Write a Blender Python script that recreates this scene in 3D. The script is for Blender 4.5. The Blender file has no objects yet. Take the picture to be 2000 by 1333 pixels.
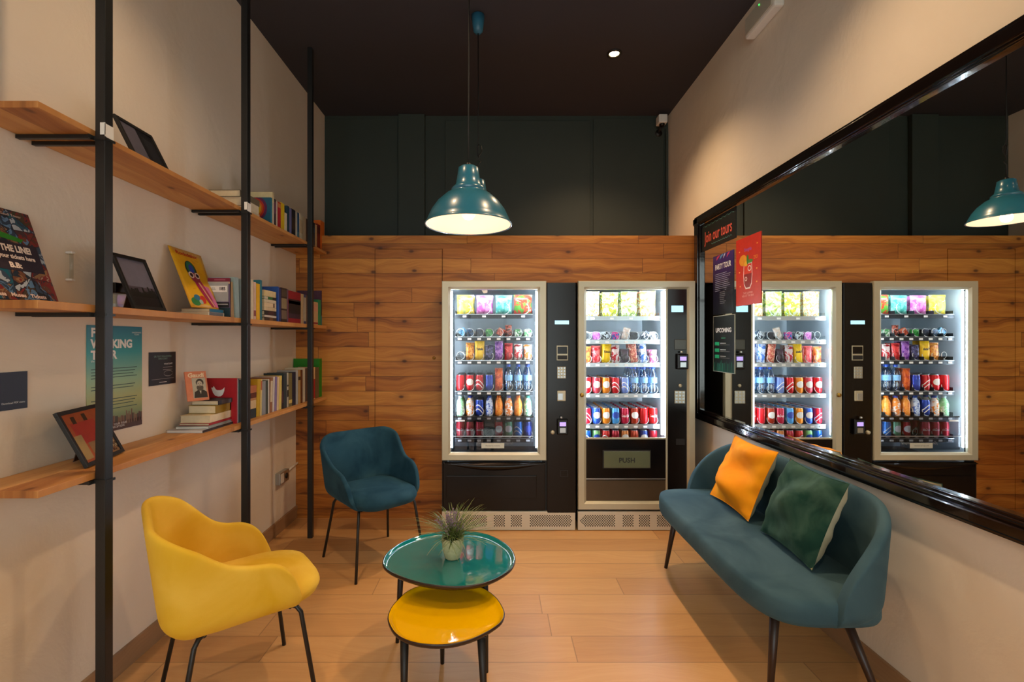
import bpy, bmesh, math, random
from mathutils import Vector, Matrix
PI = math.pi
C = bpy.context.scene.collection
scene = bpy.context.scene
random.seed(7)

# ------------------------------------------------------------------ camera, world, exposure
F = 916.0; VX = 970.0; VY = 667.0; CH = 1.39          # focal length in pixels, vanishing point, camera height
cam_d = bpy.data.cameras.new('camera'); cam = bpy.data.objects.new('camera', cam_d); C.objects.link(cam)
cam_d.sensor_width = 36; cam_d.lens = F / 2000 * 36; cam_d.shift_x = 0.015; cam_d.clip_start = 0.02
cam.location = (0, 0, CH); cam.rotation_euler = (PI / 2, 0, 0)
scene.camera = cam
w = bpy.data.worlds.new('world'); scene.world = w; w.use_nodes = True
w.node_tree.nodes['Background'].inputs[0].default_value = (0.80, 0.88, 0.86, 1)
w.node_tree.nodes['Background'].inputs[1].default_value = 3.3
scene.view_settings.view_transform = 'Standard'; scene.view_settings.look = 'None'
scene.view_settings.gamma = 1; scene.view_settings.use_curve_mapping = False
scene.view_settings.exposure = 0.2
EL = -1.58; ER = 1.575; YW = 3.69; YD = 4.31; HC = 3.46; YR = -2.6   # walls, wood front, dark wall, ceiling, rear


def lin(c):
    if isinstance(c, str):
        c = tuple(int(c[i:i + 2], 16) for i in (0, 2, 4))
    return tuple((x / 255 / 12.92 if x / 255 <= 0.04045 else ((x / 255 + 0.055) / 1.055) ** 2.4) for x in c) + (1,)


def light(name, kind, loc, power, color, rot=(0, 0, 0), **k):
    d = bpy.data.lights.new(name, kind); d.energy = power; d.color = color
    for a, b in k.items(): setattr(d, a, b)
    o = bpy.data.objects.new(name, d); o.location = loc; o.rotation_euler = rot; C.objects.link(o)
    return o


WARM = (1.0, 0.68, 0.40)
SPOTS = [(0.845, 3.37, 105), (0.845, 1.75, 85), (-0.845, 1.75, 48), (0.845, 0.1, 45), (-0.845, 0.1, 45)]
for sx, sy, pw in SPOTS:
    light('ceiling_spot_lamp', 'SPOT', (sx, sy, HC - 0.03), pw, WARM, spot_size=math.radians(118), spot_blend=1.0, shadow_soft_size=0.035)

# ------------------------------------------------------------------ materials
M = {}


def nn(nt, t, **k):
    n = nt.nodes.new(t)
    for a, b in k.items():
        if a == 'ins':
            for i, v in b.items(): n.inputs[i].default_value = v
        else: setattr(n, a, b)
    return n


def base(name, col=(1, 1, 1, 1), rough=0.5, metal=0.0, **k):
    m = bpy.data.materials.new(name); m.use_nodes = True
    nt = m.node_tree; p = nt.nodes['Principled BSDF']
    p.inputs['Base Color'].default_value = col; p.inputs['Roughness'].default_value = rough; p.inputs['Metallic'].default_value = metal
    for a, b in k.items(): p.inputs[a].default_value = b
    return m, nt, p


def mat(name, col, rough=0.5, metal=0.0, var=0.12, scale=8.0, bump=0.0, bscale=60.0, **k):
    """principled material with a procedural colour variation and bump"""
    if name in M: return M[name]
    c = lin(col)
    m, nt, p = base(name, c, rough, metal, **k)
    tc = nn(nt, 'ShaderNodeTexCoord')
    nz = nn(nt, 'ShaderNodeTexNoise', ins={'Scale': scale, 'Detail': 3.0})
    nt.links.new(tc.outputs['Object'], nz.inputs['Vector'])
    mx = nn(nt, 'ShaderNodeMix', data_type='RGBA')
    mx.inputs['A'].default_value = tuple(x * (1 - var) for x in c[:3]) + (1,)
    mx.inputs['B'].default_value = tuple(min(1, x * (1 + var)) for x in c[:3]) + (1,)
    nt.links.new(nz.outputs['Fac'], mx.inputs['Factor']); nt.links.new(mx.outputs['Result'], p.inputs['Base Color'])
    if bump:
        n2 = nn(nt, 'ShaderNodeTexNoise', ins={'Scale': bscale, 'Detail': 4.0})
        nt.links.new(tc.outputs['Object'], n2.inputs['Vector'])
        b = nn(nt, 'ShaderNodeBump', ins={'Strength': bump, 'Distance': 0.01})
        nt.links.new(n2.outputs['Fac'], b.inputs['Height']); nt.links.new(b.outputs['Normal'], p.inputs['Normal'])
    M[name] = m
    return m


def emit(name, col, s):
    if name in M: return M[name]
    m, nt, p = base(name, lin(col), 0.5)
    p.inputs['Emission Color'].default_value = lin(col); p.inputs['Emission Strength'].default_value = s
    M[name] = m
    return m


def math_n(nt, op, a, b=None):
    n = nn(nt, 'ShaderNodeMath', operation=op)
    for i, v in enumerate((a, b)):
        if v is None: continue
        if isinstance(v, (int, float)): n.inputs[i].default_value = v
        else: nt.links.new(v, n.inputs[i])
    return n.outputs[0]


def planks(name, au, av, pitch, phase, length, cols, knots=True, grain=1.0, rough=0.5, seam=0.35, seamw=0.02, knotcol='3a1d0c', bump=0.15, coat=0.0):
    """boards running along object axis au, stacked along axis av, each with its own tone, grain and knots"""
    m, nt, p = base(name, rough=rough)
    p.inputs['Coat Weight'].default_value = coat
    L = nt.links.new
    tc = nn(nt, 'ShaderNodeTexCoord'); sp = nn(nt, 'ShaderNodeSeparateXYZ'); L(tc.outputs['Object'], sp.inputs[0])
    U, V = sp.outputs[au], sp.outputs[av]
    v = math_n(nt, 'DIVIDE', math_n(nt, 'SUBTRACT', V, phase), pitch)
    row = math_n(nt, 'FLOOR', v); fv = math_n(nt, 'FRACT', v)
    wn = nn(nt, 'ShaderNodeTexWhiteNoise', noise_dimensions='1D'); L(row, wn.inputs['W'])
    u = math_n(nt, 'ADD', math_n(nt, 'DIVIDE', U, length), math_n(nt, 'MULTIPLY', wn.outputs['Value'], 7.3))
    col = math_n(nt, 'FLOOR', u); fu = math_n(nt, 'FRACT', u)
    cid = nn(nt, 'ShaderNodeCombineXYZ'); L(row, cid.inputs[0]); L(col, cid.inputs[1])
    w2 = nn(nt, 'ShaderNodeTexWhiteNoise', noise_dimensions='3D'); L(cid.outputs[0], w2.inputs['Vector'])
    # stretched coordinate, shifted per board
    cv = nn(nt, 'ShaderNodeCombineXYZ'); L(U, cv.inputs[0]); L(V, cv.inputs[1]); L(math_n(nt, 'MULTIPLY', w2.outputs['Value'], 9.0), cv.inputs[2])
    warp = nn(nt, 'ShaderNodeTexNoise', ins={'Scale': 2.2, 'Detail': 2.0}); L(cv.outputs[0], warp.inputs['Vector'])
    wv = nn(nt, 'ShaderNodeCombineXYZ'); L(U, wv.inputs[0])
    L(math_n(nt, 'ADD', V, math_n(nt, 'MULTIPLY', warp.outputs['Fac'], 0.2)), wv.inputs[1]); L(math_n(nt, 'MULTIPLY', w2.outputs['Value'], 9.0), wv.inputs[2])
    mp = nn(nt, 'ShaderNodeMapping', ins={'Scale': (1.3, 38.0, 1.0)}); L(wv.outputs[0], mp.inputs[0])
    g = nn(nt, 'ShaderNodeTexNoise', ins={'Scale': 1.0, 'Detail': 5.0, 'Roughness': 0.6}); L(mp.outputs[0], g.inputs['Vector'])
    mp2 = nn(nt, 'ShaderNodeMapping', ins={'Scale': (6.0, 160.0, 1.0)}); L(wv.outputs[0], mp2.inputs[0])
    g2 = nn(nt, 'ShaderNodeTexNoise', ins={'Scale': 1.0, 'Detail': 3.0}); L(mp2.outputs[0], g2.inputs['Vector'])
    rmp = nn(nt, 'ShaderNodeValToRGB'); e = rmp.color_ramp.elements
    e[0].position = 0.0; e[0].color = lin(cols[0]); e[1].position = 1.0; e[1].color = lin(cols[2])
    q = e.new(0.5); q.color = lin(cols[1])
    s = math_n(nt, 'ADD', math_n(nt, 'MULTIPLY', w2.outputs['Value'], 0.42), math_n(nt, 'MULTIPLY', g.outputs['Fac'], 0.62 * grain))
    s = math_n(nt, 'ADD', s, math_n(nt, 'MULTIPLY', math_n(nt, 'SUBTRACT', g2.outputs['Fac'], 0.5), 0.35 * grain))
    if knots:      # broad darker heartwood figure
        mp3 = nn(nt, 'ShaderNodeMapping', ins={'Scale': (1.1, 13.0, 1.0)}); L(wv.outputs[0], mp3.inputs[0])
        g3 = nn(nt, 'ShaderNodeTexNoise', ins={'Scale': 1.0, 'Detail': 2.0}); L(mp3.outputs[0], g3.inputs['Vector'])
        hr = nn(nt, 'ShaderNodeMapRange', ins={'From Min': 0.52, 'From Max': 0.66, 'To Min': 0.0, 'To Max': 0.3}); L(g3.outputs['Fac'], hr.inputs[0])
        s = math_n(nt, 'SUBTRACT', s, hr.outputs[0])
    L(s, rmp.inputs[0]); out = rmp.outputs[0]
    if knots:
        kv = nn(nt, 'ShaderNodeCombineXYZ'); L(U, kv.inputs[0]); L(math_n(nt, 'MULTIPLY', V, 1.7), kv.inputs[1])
        vo = nn(nt, 'ShaderNodeTexVoronoi', voronoi_dimensions='2D', ins={'Scale': 3.3, 'Randomness': 1.0}); L(kv.outputs[0], vo.inputs['Vector'])
        kc = nn(nt, 'ShaderNodeSeparateXYZ'); L(vo.outputs['Color'], kc.inputs[0]); keep = math_n(nt, 'GREATER_THAN', kc.outputs[0], 0.5)
        kr = nn(nt, 'ShaderNodeMapRange', ins={'From Min': 0.035, 'From Max': 0.085, 'To Min': 1.0, 'To Max': 0.0}); L(vo.outputs['Distance'], kr.inputs[0])
        kx = nn(nt, 'ShaderNodeMix', data_type='RGBA'); L(math_n(nt, 'MULTIPLY', math_n(nt, 'MULTIPLY', kr.outputs[0], keep), 0.85), kx.inputs['Factor']); L(out, kx.inputs['A']); kx.inputs['B'].default_value = lin(knotcol)
        kr2 = nn(nt, 'ShaderNodeMapRange', ins={'From Min': 0.06, 'From Max': 0.26, 'To Min': 0.35, 'To Max': 0.0}); L(vo.outputs['Distance'], kr2.inputs[0])
        kx2 = nn(nt, 'ShaderNodeMix', data_type='RGBA'); L(math_n(nt, 'MULTIPLY', kr2.outputs[0], keep), kx2.inputs['Factor']); L(kx.outputs['Result'], kx2.inputs['A']); kx2.inputs['B'].default_value = lin(cols[0])
        out = kx2.outputs['Result']
    # seams
    d1 = math_n(nt, 'MULTIPLY', math_n(nt, 'MINIMUM', fv, math_n(nt, 'SUBTRACT', 1.0, fv)), pitch)
    d2 = math_n(nt, 'MULTIPLY', math_n(nt, 'MINIMUM', fu, math_n(nt, 'SUBTRACT', 1.0, fu)), length)
    d = math_n(nt, 'MINIMUM', d1, d2)
    sr = nn(nt, 'ShaderNodeMapRange', ins={'From Min': 0.0005, 'From Max': seamw * pitch, 'To Min': seam, 'To Max': 1.0}); L(d, sr.inputs[0])
    sm = nn(nt, 'ShaderNodeMix', data_type='RGBA', blend_type='MULTIPLY'); sm.inputs['Factor'].default_value = 1
    L(out, sm.inputs['A']); L(sr.outputs[0], sm.inputs['B']); L(sm.outputs['Result'], p.inputs['Base Color'])
    b = nn(nt, 'ShaderNodeBump', ins={'Strength': bump, 'Distance': 0.004}); L(math_n(nt, 'ADD', sr.outputs[0], math_n(nt, 'MULTIPLY', g2.outputs['Fac'], 0.3)), b.inputs['Height']); L(b.outputs['Normal'], p.inputs['Normal'])
    return m


def velvet(name, col, col2, rough=0.85, scale=5, sheen=0.6):
    m, nt, p = base(name, lin(col), rough)
    tc = nn(nt, 'ShaderNodeTexCoord'); nz = nn(nt, 'ShaderNodeTexNoise', ins={'Scale': scale, 'Detail': 4.0, 'Distortion': 0.8})
    nt.links.new(tc.outputs['Object'], nz.inputs['Vector'])
    r = nn(nt, 'ShaderNodeMapRange', ins={'From Min': 0.35, 'From Max': 0.65}); nt.links.new(nz.outputs['Fac'], r.inputs[0])
    mx = nn(nt, 'ShaderNodeMix', data_type='RGBA'); mx.inputs['A'].default_value = lin(col); mx.inputs['B'].default_value = lin(col2)
    nt.links.new(r.outputs[0], mx.inputs['Factor']); nt.links.new(mx.outputs['Result'], p.inputs['Base Color'])
    p.inputs['Sheen Weight'].default_value = sheen; p.inputs['Sheen Roughness'].default_value = 0.4
    p.inputs['Sheen Tint'].default_value = lin(col2); p.inputs['Specular IOR Level'].default_value = 0.2
    n2 = nn(nt, 'ShaderNodeTexNoise', ins={'Scale': 300.0}); nt.links.new(tc.outputs['Object'], n2.inputs['Vector'])
    b = nn(nt, 'ShaderNodeBump', ins={'Strength': 0.15, 'Distance': 0.002}); nt.links.new(n2.outputs['Fac'], b.inputs['Height']); nt.links.new(b.outputs['Normal'], p.inputs['Normal'])
    M[name] = m
    return m


def pack(name, *cols, scale=18, rough=0.3, seed=0):
    """printed packaging film: patches of the given colours"""
    if name in M: return M[name]
    m, nt, p = base(name, rough=rough)
    tc = nn(nt, 'ShaderNodeTexCoord'); mp = nn(nt, 'ShaderNodeMapping', ins={'Location': (seed * 1.7, seed, seed * .3)}); nt.links.new(tc.outputs['Object'], mp.inputs[0])
    nz = nn(nt, 'ShaderNodeTexNoise', ins={'Scale': float(scale), 'Detail': 3.0, 'Distortion': 1.4}); nt.links.new(mp.outputs[0], nz.inputs['Vector'])
    r = nn(nt, 'ShaderNodeValToRGB'); r.color_ramp.interpolation = 'CONSTANT'; e = r.color_ramp.elements
    e[0].color = lin(cols[0]); e[0].position = 0; e[1].color = lin(cols[-1]); e[1].position = 0.62
    for i, c in enumerate(cols[1:-1]):
        q = e.new(0.46 + 0.16 * i / max(1, len(cols) - 2)); q.color = lin(c)
    nt.links.new(nz.outputs['Fac'], r.inputs[0]); nt.links.new(r.outputs[0], p.inputs['Base Color'])
    M[name] = m
    return m


def glass(name, tint=(1, 1, 1, 1), f0=0.04, rough=0.0, k=1.0):
    """thin pane: Schlick reflection from the facing angle, otherwise tinted transmission"""
    m = bpy.data.materials.new(name); m.use_nodes = True; nt = m.node_tree; nt.nodes.clear()
    o = nn(nt, 'ShaderNodeOutputMaterial'); t = nn(nt, 'ShaderNodeBsdfTransparent', ins={'Color': tint}); g = nn(nt, 'ShaderNodeBsdfGlossy', ins={'Roughness': rough})
    lw = nn(nt, 'ShaderNodeLayerWeight'); mx = nn(nt, 'ShaderNodeMixShader')
    fr = math_n(nt, 'ADD', f0, math_n(nt, 'MULTIPLY', math_n(nt, 'POWER', lw.outputs['Facing'], 5.0), (1 - f0) * k))
    nt.links.new(fr, mx.inputs[0])
    nt.links.new(t.outputs[0], mx.inputs[1]); nt.links.new(g.outputs[0], mx.inputs[2]); nt.links.new(mx.outputs[0], o.inputs[0])
    M[name] = m
    return m


def wall_mat(name, col, col2):
    m, nt, p = base(name, rough=0.85); L = nt.links.new
    tc = nn(nt, 'ShaderNodeTexCoord'); nz = nn(nt, 'ShaderNodeTexNoise', ins={'Scale': 1.3, 'Detail': 5.0, 'Roughness': 0.6}); L(tc.outputs['Object'], nz.inputs['Vector'])
    mx = nn(nt, 'ShaderNodeMix', data_type='RGBA'); mx.inputs['A'].default_value = lin(col); mx.inputs['B'].default_value = lin(col2); L(nz.outputs['Fac'], mx.inputs['Factor']); L(mx.outputs['Result'], p.inputs['Base Color'])
    n2 = nn(nt, 'ShaderNodeTexNoise', ins={'Scale': 3.0, 'Detail': 8.0, 'Roughness': 0.55, 'Distortion': 0.5}); L(tc.outputs['Object'], n2.inputs['Vector'])
    b = nn(nt, 'ShaderNodeBump', ins={'Strength': 0.35, 'Distance': 0.03}); L(n2.outputs['Fac'], b.inputs['Height']); L(b.outputs['Normal'], p.inputs['Normal'])
    M[name] = m
    return m


wall_mat('plaster', 'd6c8b4', 'e4d8c6')
M['oak_floor'] = planks('oak_floor', 0, 1, 0.18, 0.047, 1.38, ('b07c48', 'cc9a60', 'deb078'), knots=False, rough=0.42, seam=0.55, seamw=0.02, bump=0.08, grain=0.75)
M['pine_cladding'] = planks('pine_cladding', 0, 2, 0.116, 0.068, 1.35, ('683208', 'b06a22', 'd8963e'), knots=True, rough=0.5, seam=0.3, seamw=0.025, bump=0.2, grain=1.25)
M['pine_shelf'] = planks('pine_shelf', 1, 0, 0.125, 0.05, 2.4, ('9a5c2a', 'c48a4c', 'd9a566'), knots=True, rough=0.5, seam=0.85, seamw=0.02, bump=0.1)
M['oak_skirting'] = planks('oak_skirting', 1, 2, 0.3, -0.1, 2.2, ('7a563a', '94704e', 'a98660'), knots=False, rough=0.5, bump=0.05)
mat('dark_green_paint', '2b332c', 0.6, var=0.15, scale=3, bump=0.05)
mat('ceiling_paint', '38363c', 0.8, var=0.1, scale=2, bump=0.05)
mat('black_metal', '17191a', 0.42, var=0.3, scale=14, bump=0.03)
mat('black_lacquer', '120c0a', 0.12, var=0.4, scale=6, bump=0.05, bscale=25, **{'Coat Weight': 0.6})
mat('black_gloss', '0e0a09', 0.2, var=0.3, **{'Specular IOR Level': 0.3})
mat('black_matte', '15110f', 0.5, var=0.3)
mat('champagne_metal', 'c2bda6', 0.4, 0.35, var=0.04)
mat('silver_paint', 'd2cebf', 0.4, 0.3, var=0.04)
mat('steel', 'b5bcc0', 0.3, 0.9, var=0.08)
mat('inner_steel', 'b8c4ca', 0.4, 0.25, var=0.08, scale=4)
mat('dark_interior', '23292e', 0.45, 0.2)
mat('spiral_wire', 'd8dcdc', .3, .2)
mat('brass', 'a5823c', 0.3, 0.9)
mat('white_plastic', 'dedad2', 0.4, var=0.04)
mat('white', 'e8e6e0', 0.5, var=0.03)
mat('paper', 'd8c9a8', 0.8, var=0.1, scale=60)
mat('black', '0f0f10', 0.5)
velvet('teal_velvet', '14394c', '2c5262')
velvet('sofa_velvet', '2c4854', '44606a', scale=3)
velvet('yellow_velvet', 'd8ac24', 'e8c04a', scale=4, sheen=0.3)
velvet('orange_velvet', 'e88c04', 'f6a010', scale=6, sheen=0.3)
velvet('green_velvet', '12382e', '3c5a4c', scale=7)
velvet('cream_cloth', 'b9ae8e', 'cfc6a6', scale=9, sheen=0.1)
mat('teal_enamel', '0c7a7c', 0.06, var=0.1, scale=3, bump=0.3, bscale=6, **{'Coat Weight': 1.0})
mat('yellow_enamel', 'f5be00', 0.06, var=0.05, scale=3, bump=0.35, bscale=8, **{'Coat Weight': 1.0})
mat('table_rim', '2a1c18', 0.3)
mat('lamp_blue', '2c7088', 0.28, var=0.05, **{'Coat Weight': 0.5})
mat('lamp_cap_blue', '2a6480', 0.35)
emit('lamp_inside_glow', 'ffd6b4', 0.62)  # inner face of the shade glows itself, imitating bulb light on it
emit('bulb_glow', 'ffe0c0', 1.0)
emit('spot_glow', 'ffe0a8', 60)
emit('led_strip', 'dcecff', 62)
emit('screen_blue', 'a8dcf2', 1.0)
emit('screen_purple', 'b49cf0', 0.9)
glass('door_glass', (0.99, 1, 1, 1), 0.02, k=.6)
glass('smoked_glass', (0.45, 0.46, 0.5, 1), 0.03, k=.6)
glass('clear_acrylic', (0.86, 0.9, 0.9, 1), 0.06)
glass('picture_glass', (1, 1, 1, 1), 0.025, k=.5)
glass('bottle_plastic', (0.6, 0.78, 0.95, 1), 0.22, 0.12)
M['mirror'] = base('mirror', (0.86, 0.89, 0.87, 1), 0.0, 1.0)[0]


# ------------------------------------------------------------------ mesh building
class MB:
    """collects shapes with material slots and links them as ONE mesh object"""
    def __init__(s): s.bm = bmesh.new(); s.mats = []

    def mi(s, m):
        if isinstance(m, str): m = M[m]
        if m not in s.mats: s.mats.append(m)
        return s.mats.index(m)

    def box(s, lo, hi, m, r=0.0, mtx=None):
        t = bmesh.new(); bmesh.ops.create_cube(t, size=1)
        for v in t.verts: v.co = Vector([lo[i] + (v.co[i] + .5) * (hi[i] - lo[i]) for i in range(3)])
        if r: bmesh.ops.bevel(t, geom=t.edges[:], offset=r, segments=2, affect='EDGES', profile=0.6)
        return s.merge(t, m, mtx)

    def merge(s, t, m, mtx=None):
        k = s.mi(m); vm = {}
        for v in t.verts: vm[v] = s.bm.verts.new(mtx @ v.co if mtx else v.co)
        for f in t.faces:
            try: g = s.bm.faces.new([vm[v] for v in f.verts]); g.material_index = k; g.smooth = f.smooth
            except ValueError: pass
        t.free(); return s

    def poly(s, pts, m):
        k = s.mi(m)
        f = s.bm.faces.new([s.bm.verts.new(p) for p in pts]); f.material_index = k
        return s

    def prism(s, pts, z0, z1, m, mtx=None, smooth=False):
        t = bmesh.new(); a = [t.verts.new((x, y, z0)) for x, y in pts]; b = [t.verts.new((x, y, z1)) for x, y in pts]; n = len(pts)
        t.faces.new(a[::-1]); t.faces.new(b)
        for i in range(n):
            f = t.faces.new((a[i], a[(i + 1) % n], b[(i + 1) % n], b[i])); f.smooth = smooth
        return s.merge(t, m, mtx)

    def lathe(s, prof, m, n=24, mtx=None, mats=None):
        """prof: (radius, z) pairs; mats: optional material per segment"""
        t = bmesh.new(); rings = []
        for r, z in prof:
            rings.append([t.verts.new((0, 0, z))] if r < 1e-6 else [t.verts.new((r * math.cos(2 * PI * i / n), r * math.sin(2 * PI * i / n), z)) for i in range(n)])
        ks = [s.mi(x) for x in mats] if mats else None
        vm = {v: s.bm.verts.new(mtx @ v.co if mtx else v.co) for v in t.verts}
        k = s.mi(m)
        for j in range(len(prof) - 1):
            A, B = rings[j], rings[j + 1]
            for i in range(n):
                i2 = (i + 1) % n
                vs = ([A[0]] if len(A) == 1 else [A[i], A[i2]]) + ([B[0]] if len(B) == 1 else [B[i2], B[i]])
                if len(vs) < 3: continue
                try: f = s.bm.faces.new([vm[v] for v in vs]); f.material_index = ks[j] if ks else k; f.smooth = True
                except ValueError: pass
        t.free(); return s

    def tube(s, pts, r, m, n=8, r1=None, caps=True):
        pts = [Vector(p) for p in pts]; k = s.mi(m); rings = []; N = len(pts)
        up = Vector((0, 0, 1)) if abs((pts[-1] - pts[0]).normalized().z) < 0.9 else Vector((1, 0, 0))
        for i, p in enumerate(pts):
            d = (pts[min(i + 1, N - 1)] - pts[max(i - 1, 0)]).normalized()
            x = d.cross(up); x = x.normalized() if x.length > 1e-4 else Vector((1, 0, 0)); y = d.cross(x)
            up = -y if i == 0 else up
            rr = r if r1 is None else r + (r1 - r) * i / (N - 1)
            rings.append([s.bm.verts.new(p + rr * (math.cos(2 * PI * j / n) * x + math.sin(2 * PI * j / n) * y)) for j in range(n)])
        for a, b in zip(rings, rings[1:]):
            for j in range(n):
                f = s.bm.faces.new((a[j], a[(j + 1) % n], b[(j + 1) % n], b[j])); f.material_index = k; f.smooth = True
        if caps:
            for q in (rings[0][::-1], rings[-1]):
                f = s.bm.faces.new(q); f.material_index = k
        return s

    def grid(s, P, m, closeu=False, smooth=True, m_of=None):
        """P[i][j] points"""
        k = s.mi(m); V = [[s.bm.verts.new(p) for p in row] for row in P]; n = len(V)
        for i in range(n if closeu else n - 1):
            for j in range(len(V[0]) - 1):
                f = s.bm.faces.new((V[i][j], V[(i + 1) % n][j], V[(i + 1) % n][j + 1], V[i][j + 1])); f.smooth = smooth; f.material_index = k
        return s

    def text(s, body, size, m, mtx, ext=0.0, align='CENTER', bold=0.0, sx=1.0, wrap=None):
        cu = bpy.data.curves.new('t', 'FONT'); cu.body = body; cu.size = size; cu.align_x = align; cu.align_y = 'CENTER'; cu.offset = bold; cu.extrude = ext; cu.resolution_u = 3; cu.space_line = 0.95
        o = bpy.data.objects.new('t', cu); C.objects.link(o)
        me = bpy.data.meshes.new_from_object(o)
        bpy.data.objects.remove(o); bpy.data.curves.remove(cu)
        k = s.mi(m); vs = []
        for v in me.vertices:
            p = Vector((v.co.x * sx, v.co.y, v.co.z))
            if wrap:      # wrap round a can of radius wrap
                a = p.x / wrap; p = Vector((math.sin(a) * (wrap + .0006), -math.cos(a) * (wrap + .0006), p.y))
            vs.append(s.bm.verts.new(mtx @ p))
        for f in me.polygons:
            try: g = s.bm.faces.new([vs[i] for i in f.vertices]); g.material_index = k
            except ValueError: pass
        bpy.data.meshes.remove(me)
        return s

    def build(s, name, parent=None, sub=0, solid=0, bev=0, loc=None, flip=False):
        bmesh.ops.recalc_face_normals(s.bm, faces=s.bm.faces[:]) if not flip else None
        me = bpy.data.meshes.new(name); s.bm.to_mesh(me); s.bm.free()
        for m in s.mats: me.materials.append(m)
        o = bpy.data.objects.new(name, me); C.objects.link(o)
        if parent: o.parent = parent
        if loc: o.location = loc
        if solid:
            d = o.modifiers.new('solid', 'SOLIDIFY'); d.thickness = solid; d.offset = 0
        if bev:
            d = o.modifiers.new('bevel', 'BEVEL'); d.width = bev; d.segments = 2; d.limit_method = 'ANGLE'
        if sub:
            d = o.modifiers.new('sub', 'SUBSURF'); d.levels = sub; d.render_levels = sub
        return o


def tag(o, label=None, cat=None, group=None, kind=None):
    if label: o['label'] = label
    if cat: o['category'] = cat
    if group: o['group'] = group
    if kind: o['kind'] = kind
    return o


def thing(name, label, cat, loc=(0, 0, 0), rz=0.0, group=None):
    o = bpy.data.objects.new(name, None); C.objects.link(o); o.location = loc; o.rotation_euler = (0, 0, rz); o.empty_display_size = 0.05
    return tag(o, label, cat, group)


def struct(mb, name): return tag(mb.build(name), kind='structure')


def copy_tree(o, parent=None):
    c = o.copy(); C.objects.link(c)
    if parent: c.parent = parent
    for ch in list(o.children): copy_tree(ch, c)
    return c


def T(*p): return Matrix.Translation(Vector(p))
def R(a, ax): return Matrix.Rotation(a, 4, ax)
def at(px, py, Y): return Vector(((px - VX) / F * Y, Y, CH - (py - VY) / F * Y))       # real point at depth Y
def onz(px, py, z):
    Y = (CH - z) * F / (py - VY); return ((px - VX) / F * Y, Y)


def smooth(a, b, x):
    t = max(0, min(1, (x - a) / (b - a))); return t * t * (3 - 2 * t)


# ------------------------------------------------------------------ the room
struct(MB().box((EL - .1, YR - .1, -.05), (ER + .1, YD + .1, 0), 'oak_floor'), 'floor')
struct(MB().box((EL - .1, YR - .1, HC), (ER + .1, YD + .1, HC + .06), 'ceiling_paint'), 'ceiling')
struct(MB().box((EL - .1, YR, 0), (EL, YD, HC), 'plaster'), 'wall_left')
struct(MB().box((ER, YR, 0), (ER + .1, YD, HC), 'plaster'), 'wall_right')
struct(MB().box((EL - .1, YD, 0), (ER + .1, YD + .1, HC), 'dark_green_paint'), 'wall_back')
# rear wall with a shop window and glazed door towards the street
mb = MB()
mb.box((EL, YR - .1, 0), (-1.45, YR, HC), 'plaster').box((1.45, YR - .1, 0), (ER, YR, HC), 'plaster')
mb.box((-1.45, YR - .1, 3.1), (1.45, YR, HC), 'plaster').box((-1.45, YR - .1, 0), (.2, YR, .3), 'plaster')
struct(mb, 'wall_rear')
mb = MB()
for x0, x1, z0, z1 in ((-1.45, -1.39, .3, 3.1), (-.58, -.53, .3, 3.1), (.14, .2, 0, 3.1), (1.39, 1.45, 0, 3.1), (-1.45, 1.45, 3.04, 3.1), (-1.45, 1.45, 2.2, 2.26), (-1.45, .2, .3, .36)):
    mb.box((x0, YR - .07, z0), (x1, YR - .02, z1), 'black_metal')
struct(mb, 'window_1')
# battens and panels of the dark wall above the cladding
mb = MB()
def dk(x0, x1, z0, z1, t): mb.box((x0, YD - t, z0), (x1, YD, z1), 'dark_green_paint', .004)
g = F / YD
dk((780 - VX) / g, (831 - VX) / g, 0, HC - .005, .05)
dk((870 - VX) / g, (1152 - VX) / g, 1.9, CH + (VY - 238) / g, .022)
dk((1158 - VX) / g, (1296 - VX) / g, 1.9, HC - .03, .012)
dk((637 - VX) / g, (777 - VX) / g, 1.9, HC - .03, .008)
struct(mb, 'trim_1')
# timber cladding: front of boards with the niche for the machines
NX = -.418; NZ = 1.85
mb = MB()
mb.box((EL, YW, 0), (-.96, YW + .03, 2.22), 'pine_cladding')
mb.box((-.956, YW, 0), (-.430, YW + .03, CH + (VY - 488) / 248.), 'pine_cladding')
mb.box((-.96, YW, CH + (VY - 487) / 248.), (-.424, YW + .03, 2.22), 'pine_cladding')
mb.box((-.96, YW + .012, 0), (-.43, YW + .03, 2.1), 'black_matte')
mb.box((-.4245, YW, 0), (NX, YW + .03, 2.22), 'pine_cladding')
mb.box((NX, YW, NZ), (ER, YW + .03, 2.22), 'pine_cladding')
mb.box((EL, YW + .03, 2.19), (ER, YD - .06, 2.22), 'pine_cladding')
mb.box((NX - .02, YW + .03, 0), (NX, YD - .06, 2.19), 'pine_cladding')
struct(mb, 'wall_cladding')
struct(MB().box((EL, YR, 0), (EL + .014, YW, .095), 'oak_skirting', .002), 'baseboard_left')
struct(MB().box((ER - .014, YR, 0), (ER, 3.42, .095), 'oak_skirting', .002), 'baseboard_right')
struct(MB().box((EL + .014, YW - .012, 0), (NX - .02, YW, .06), 'pine_cladding', .002), 'baseboard_back')
k = MB().lathe([(0, 0), (.009, 0), (.011, .004), (.011, .016), (.008, .02), (0, .02)], 'brass', 14, T(*at(848, 700, YW)) @ R(PI / 2, 'X')).build('cladding_door_knob')
tag(k, 'small round brass knob on the hidden door in the timber cladding', 'knob')

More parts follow.
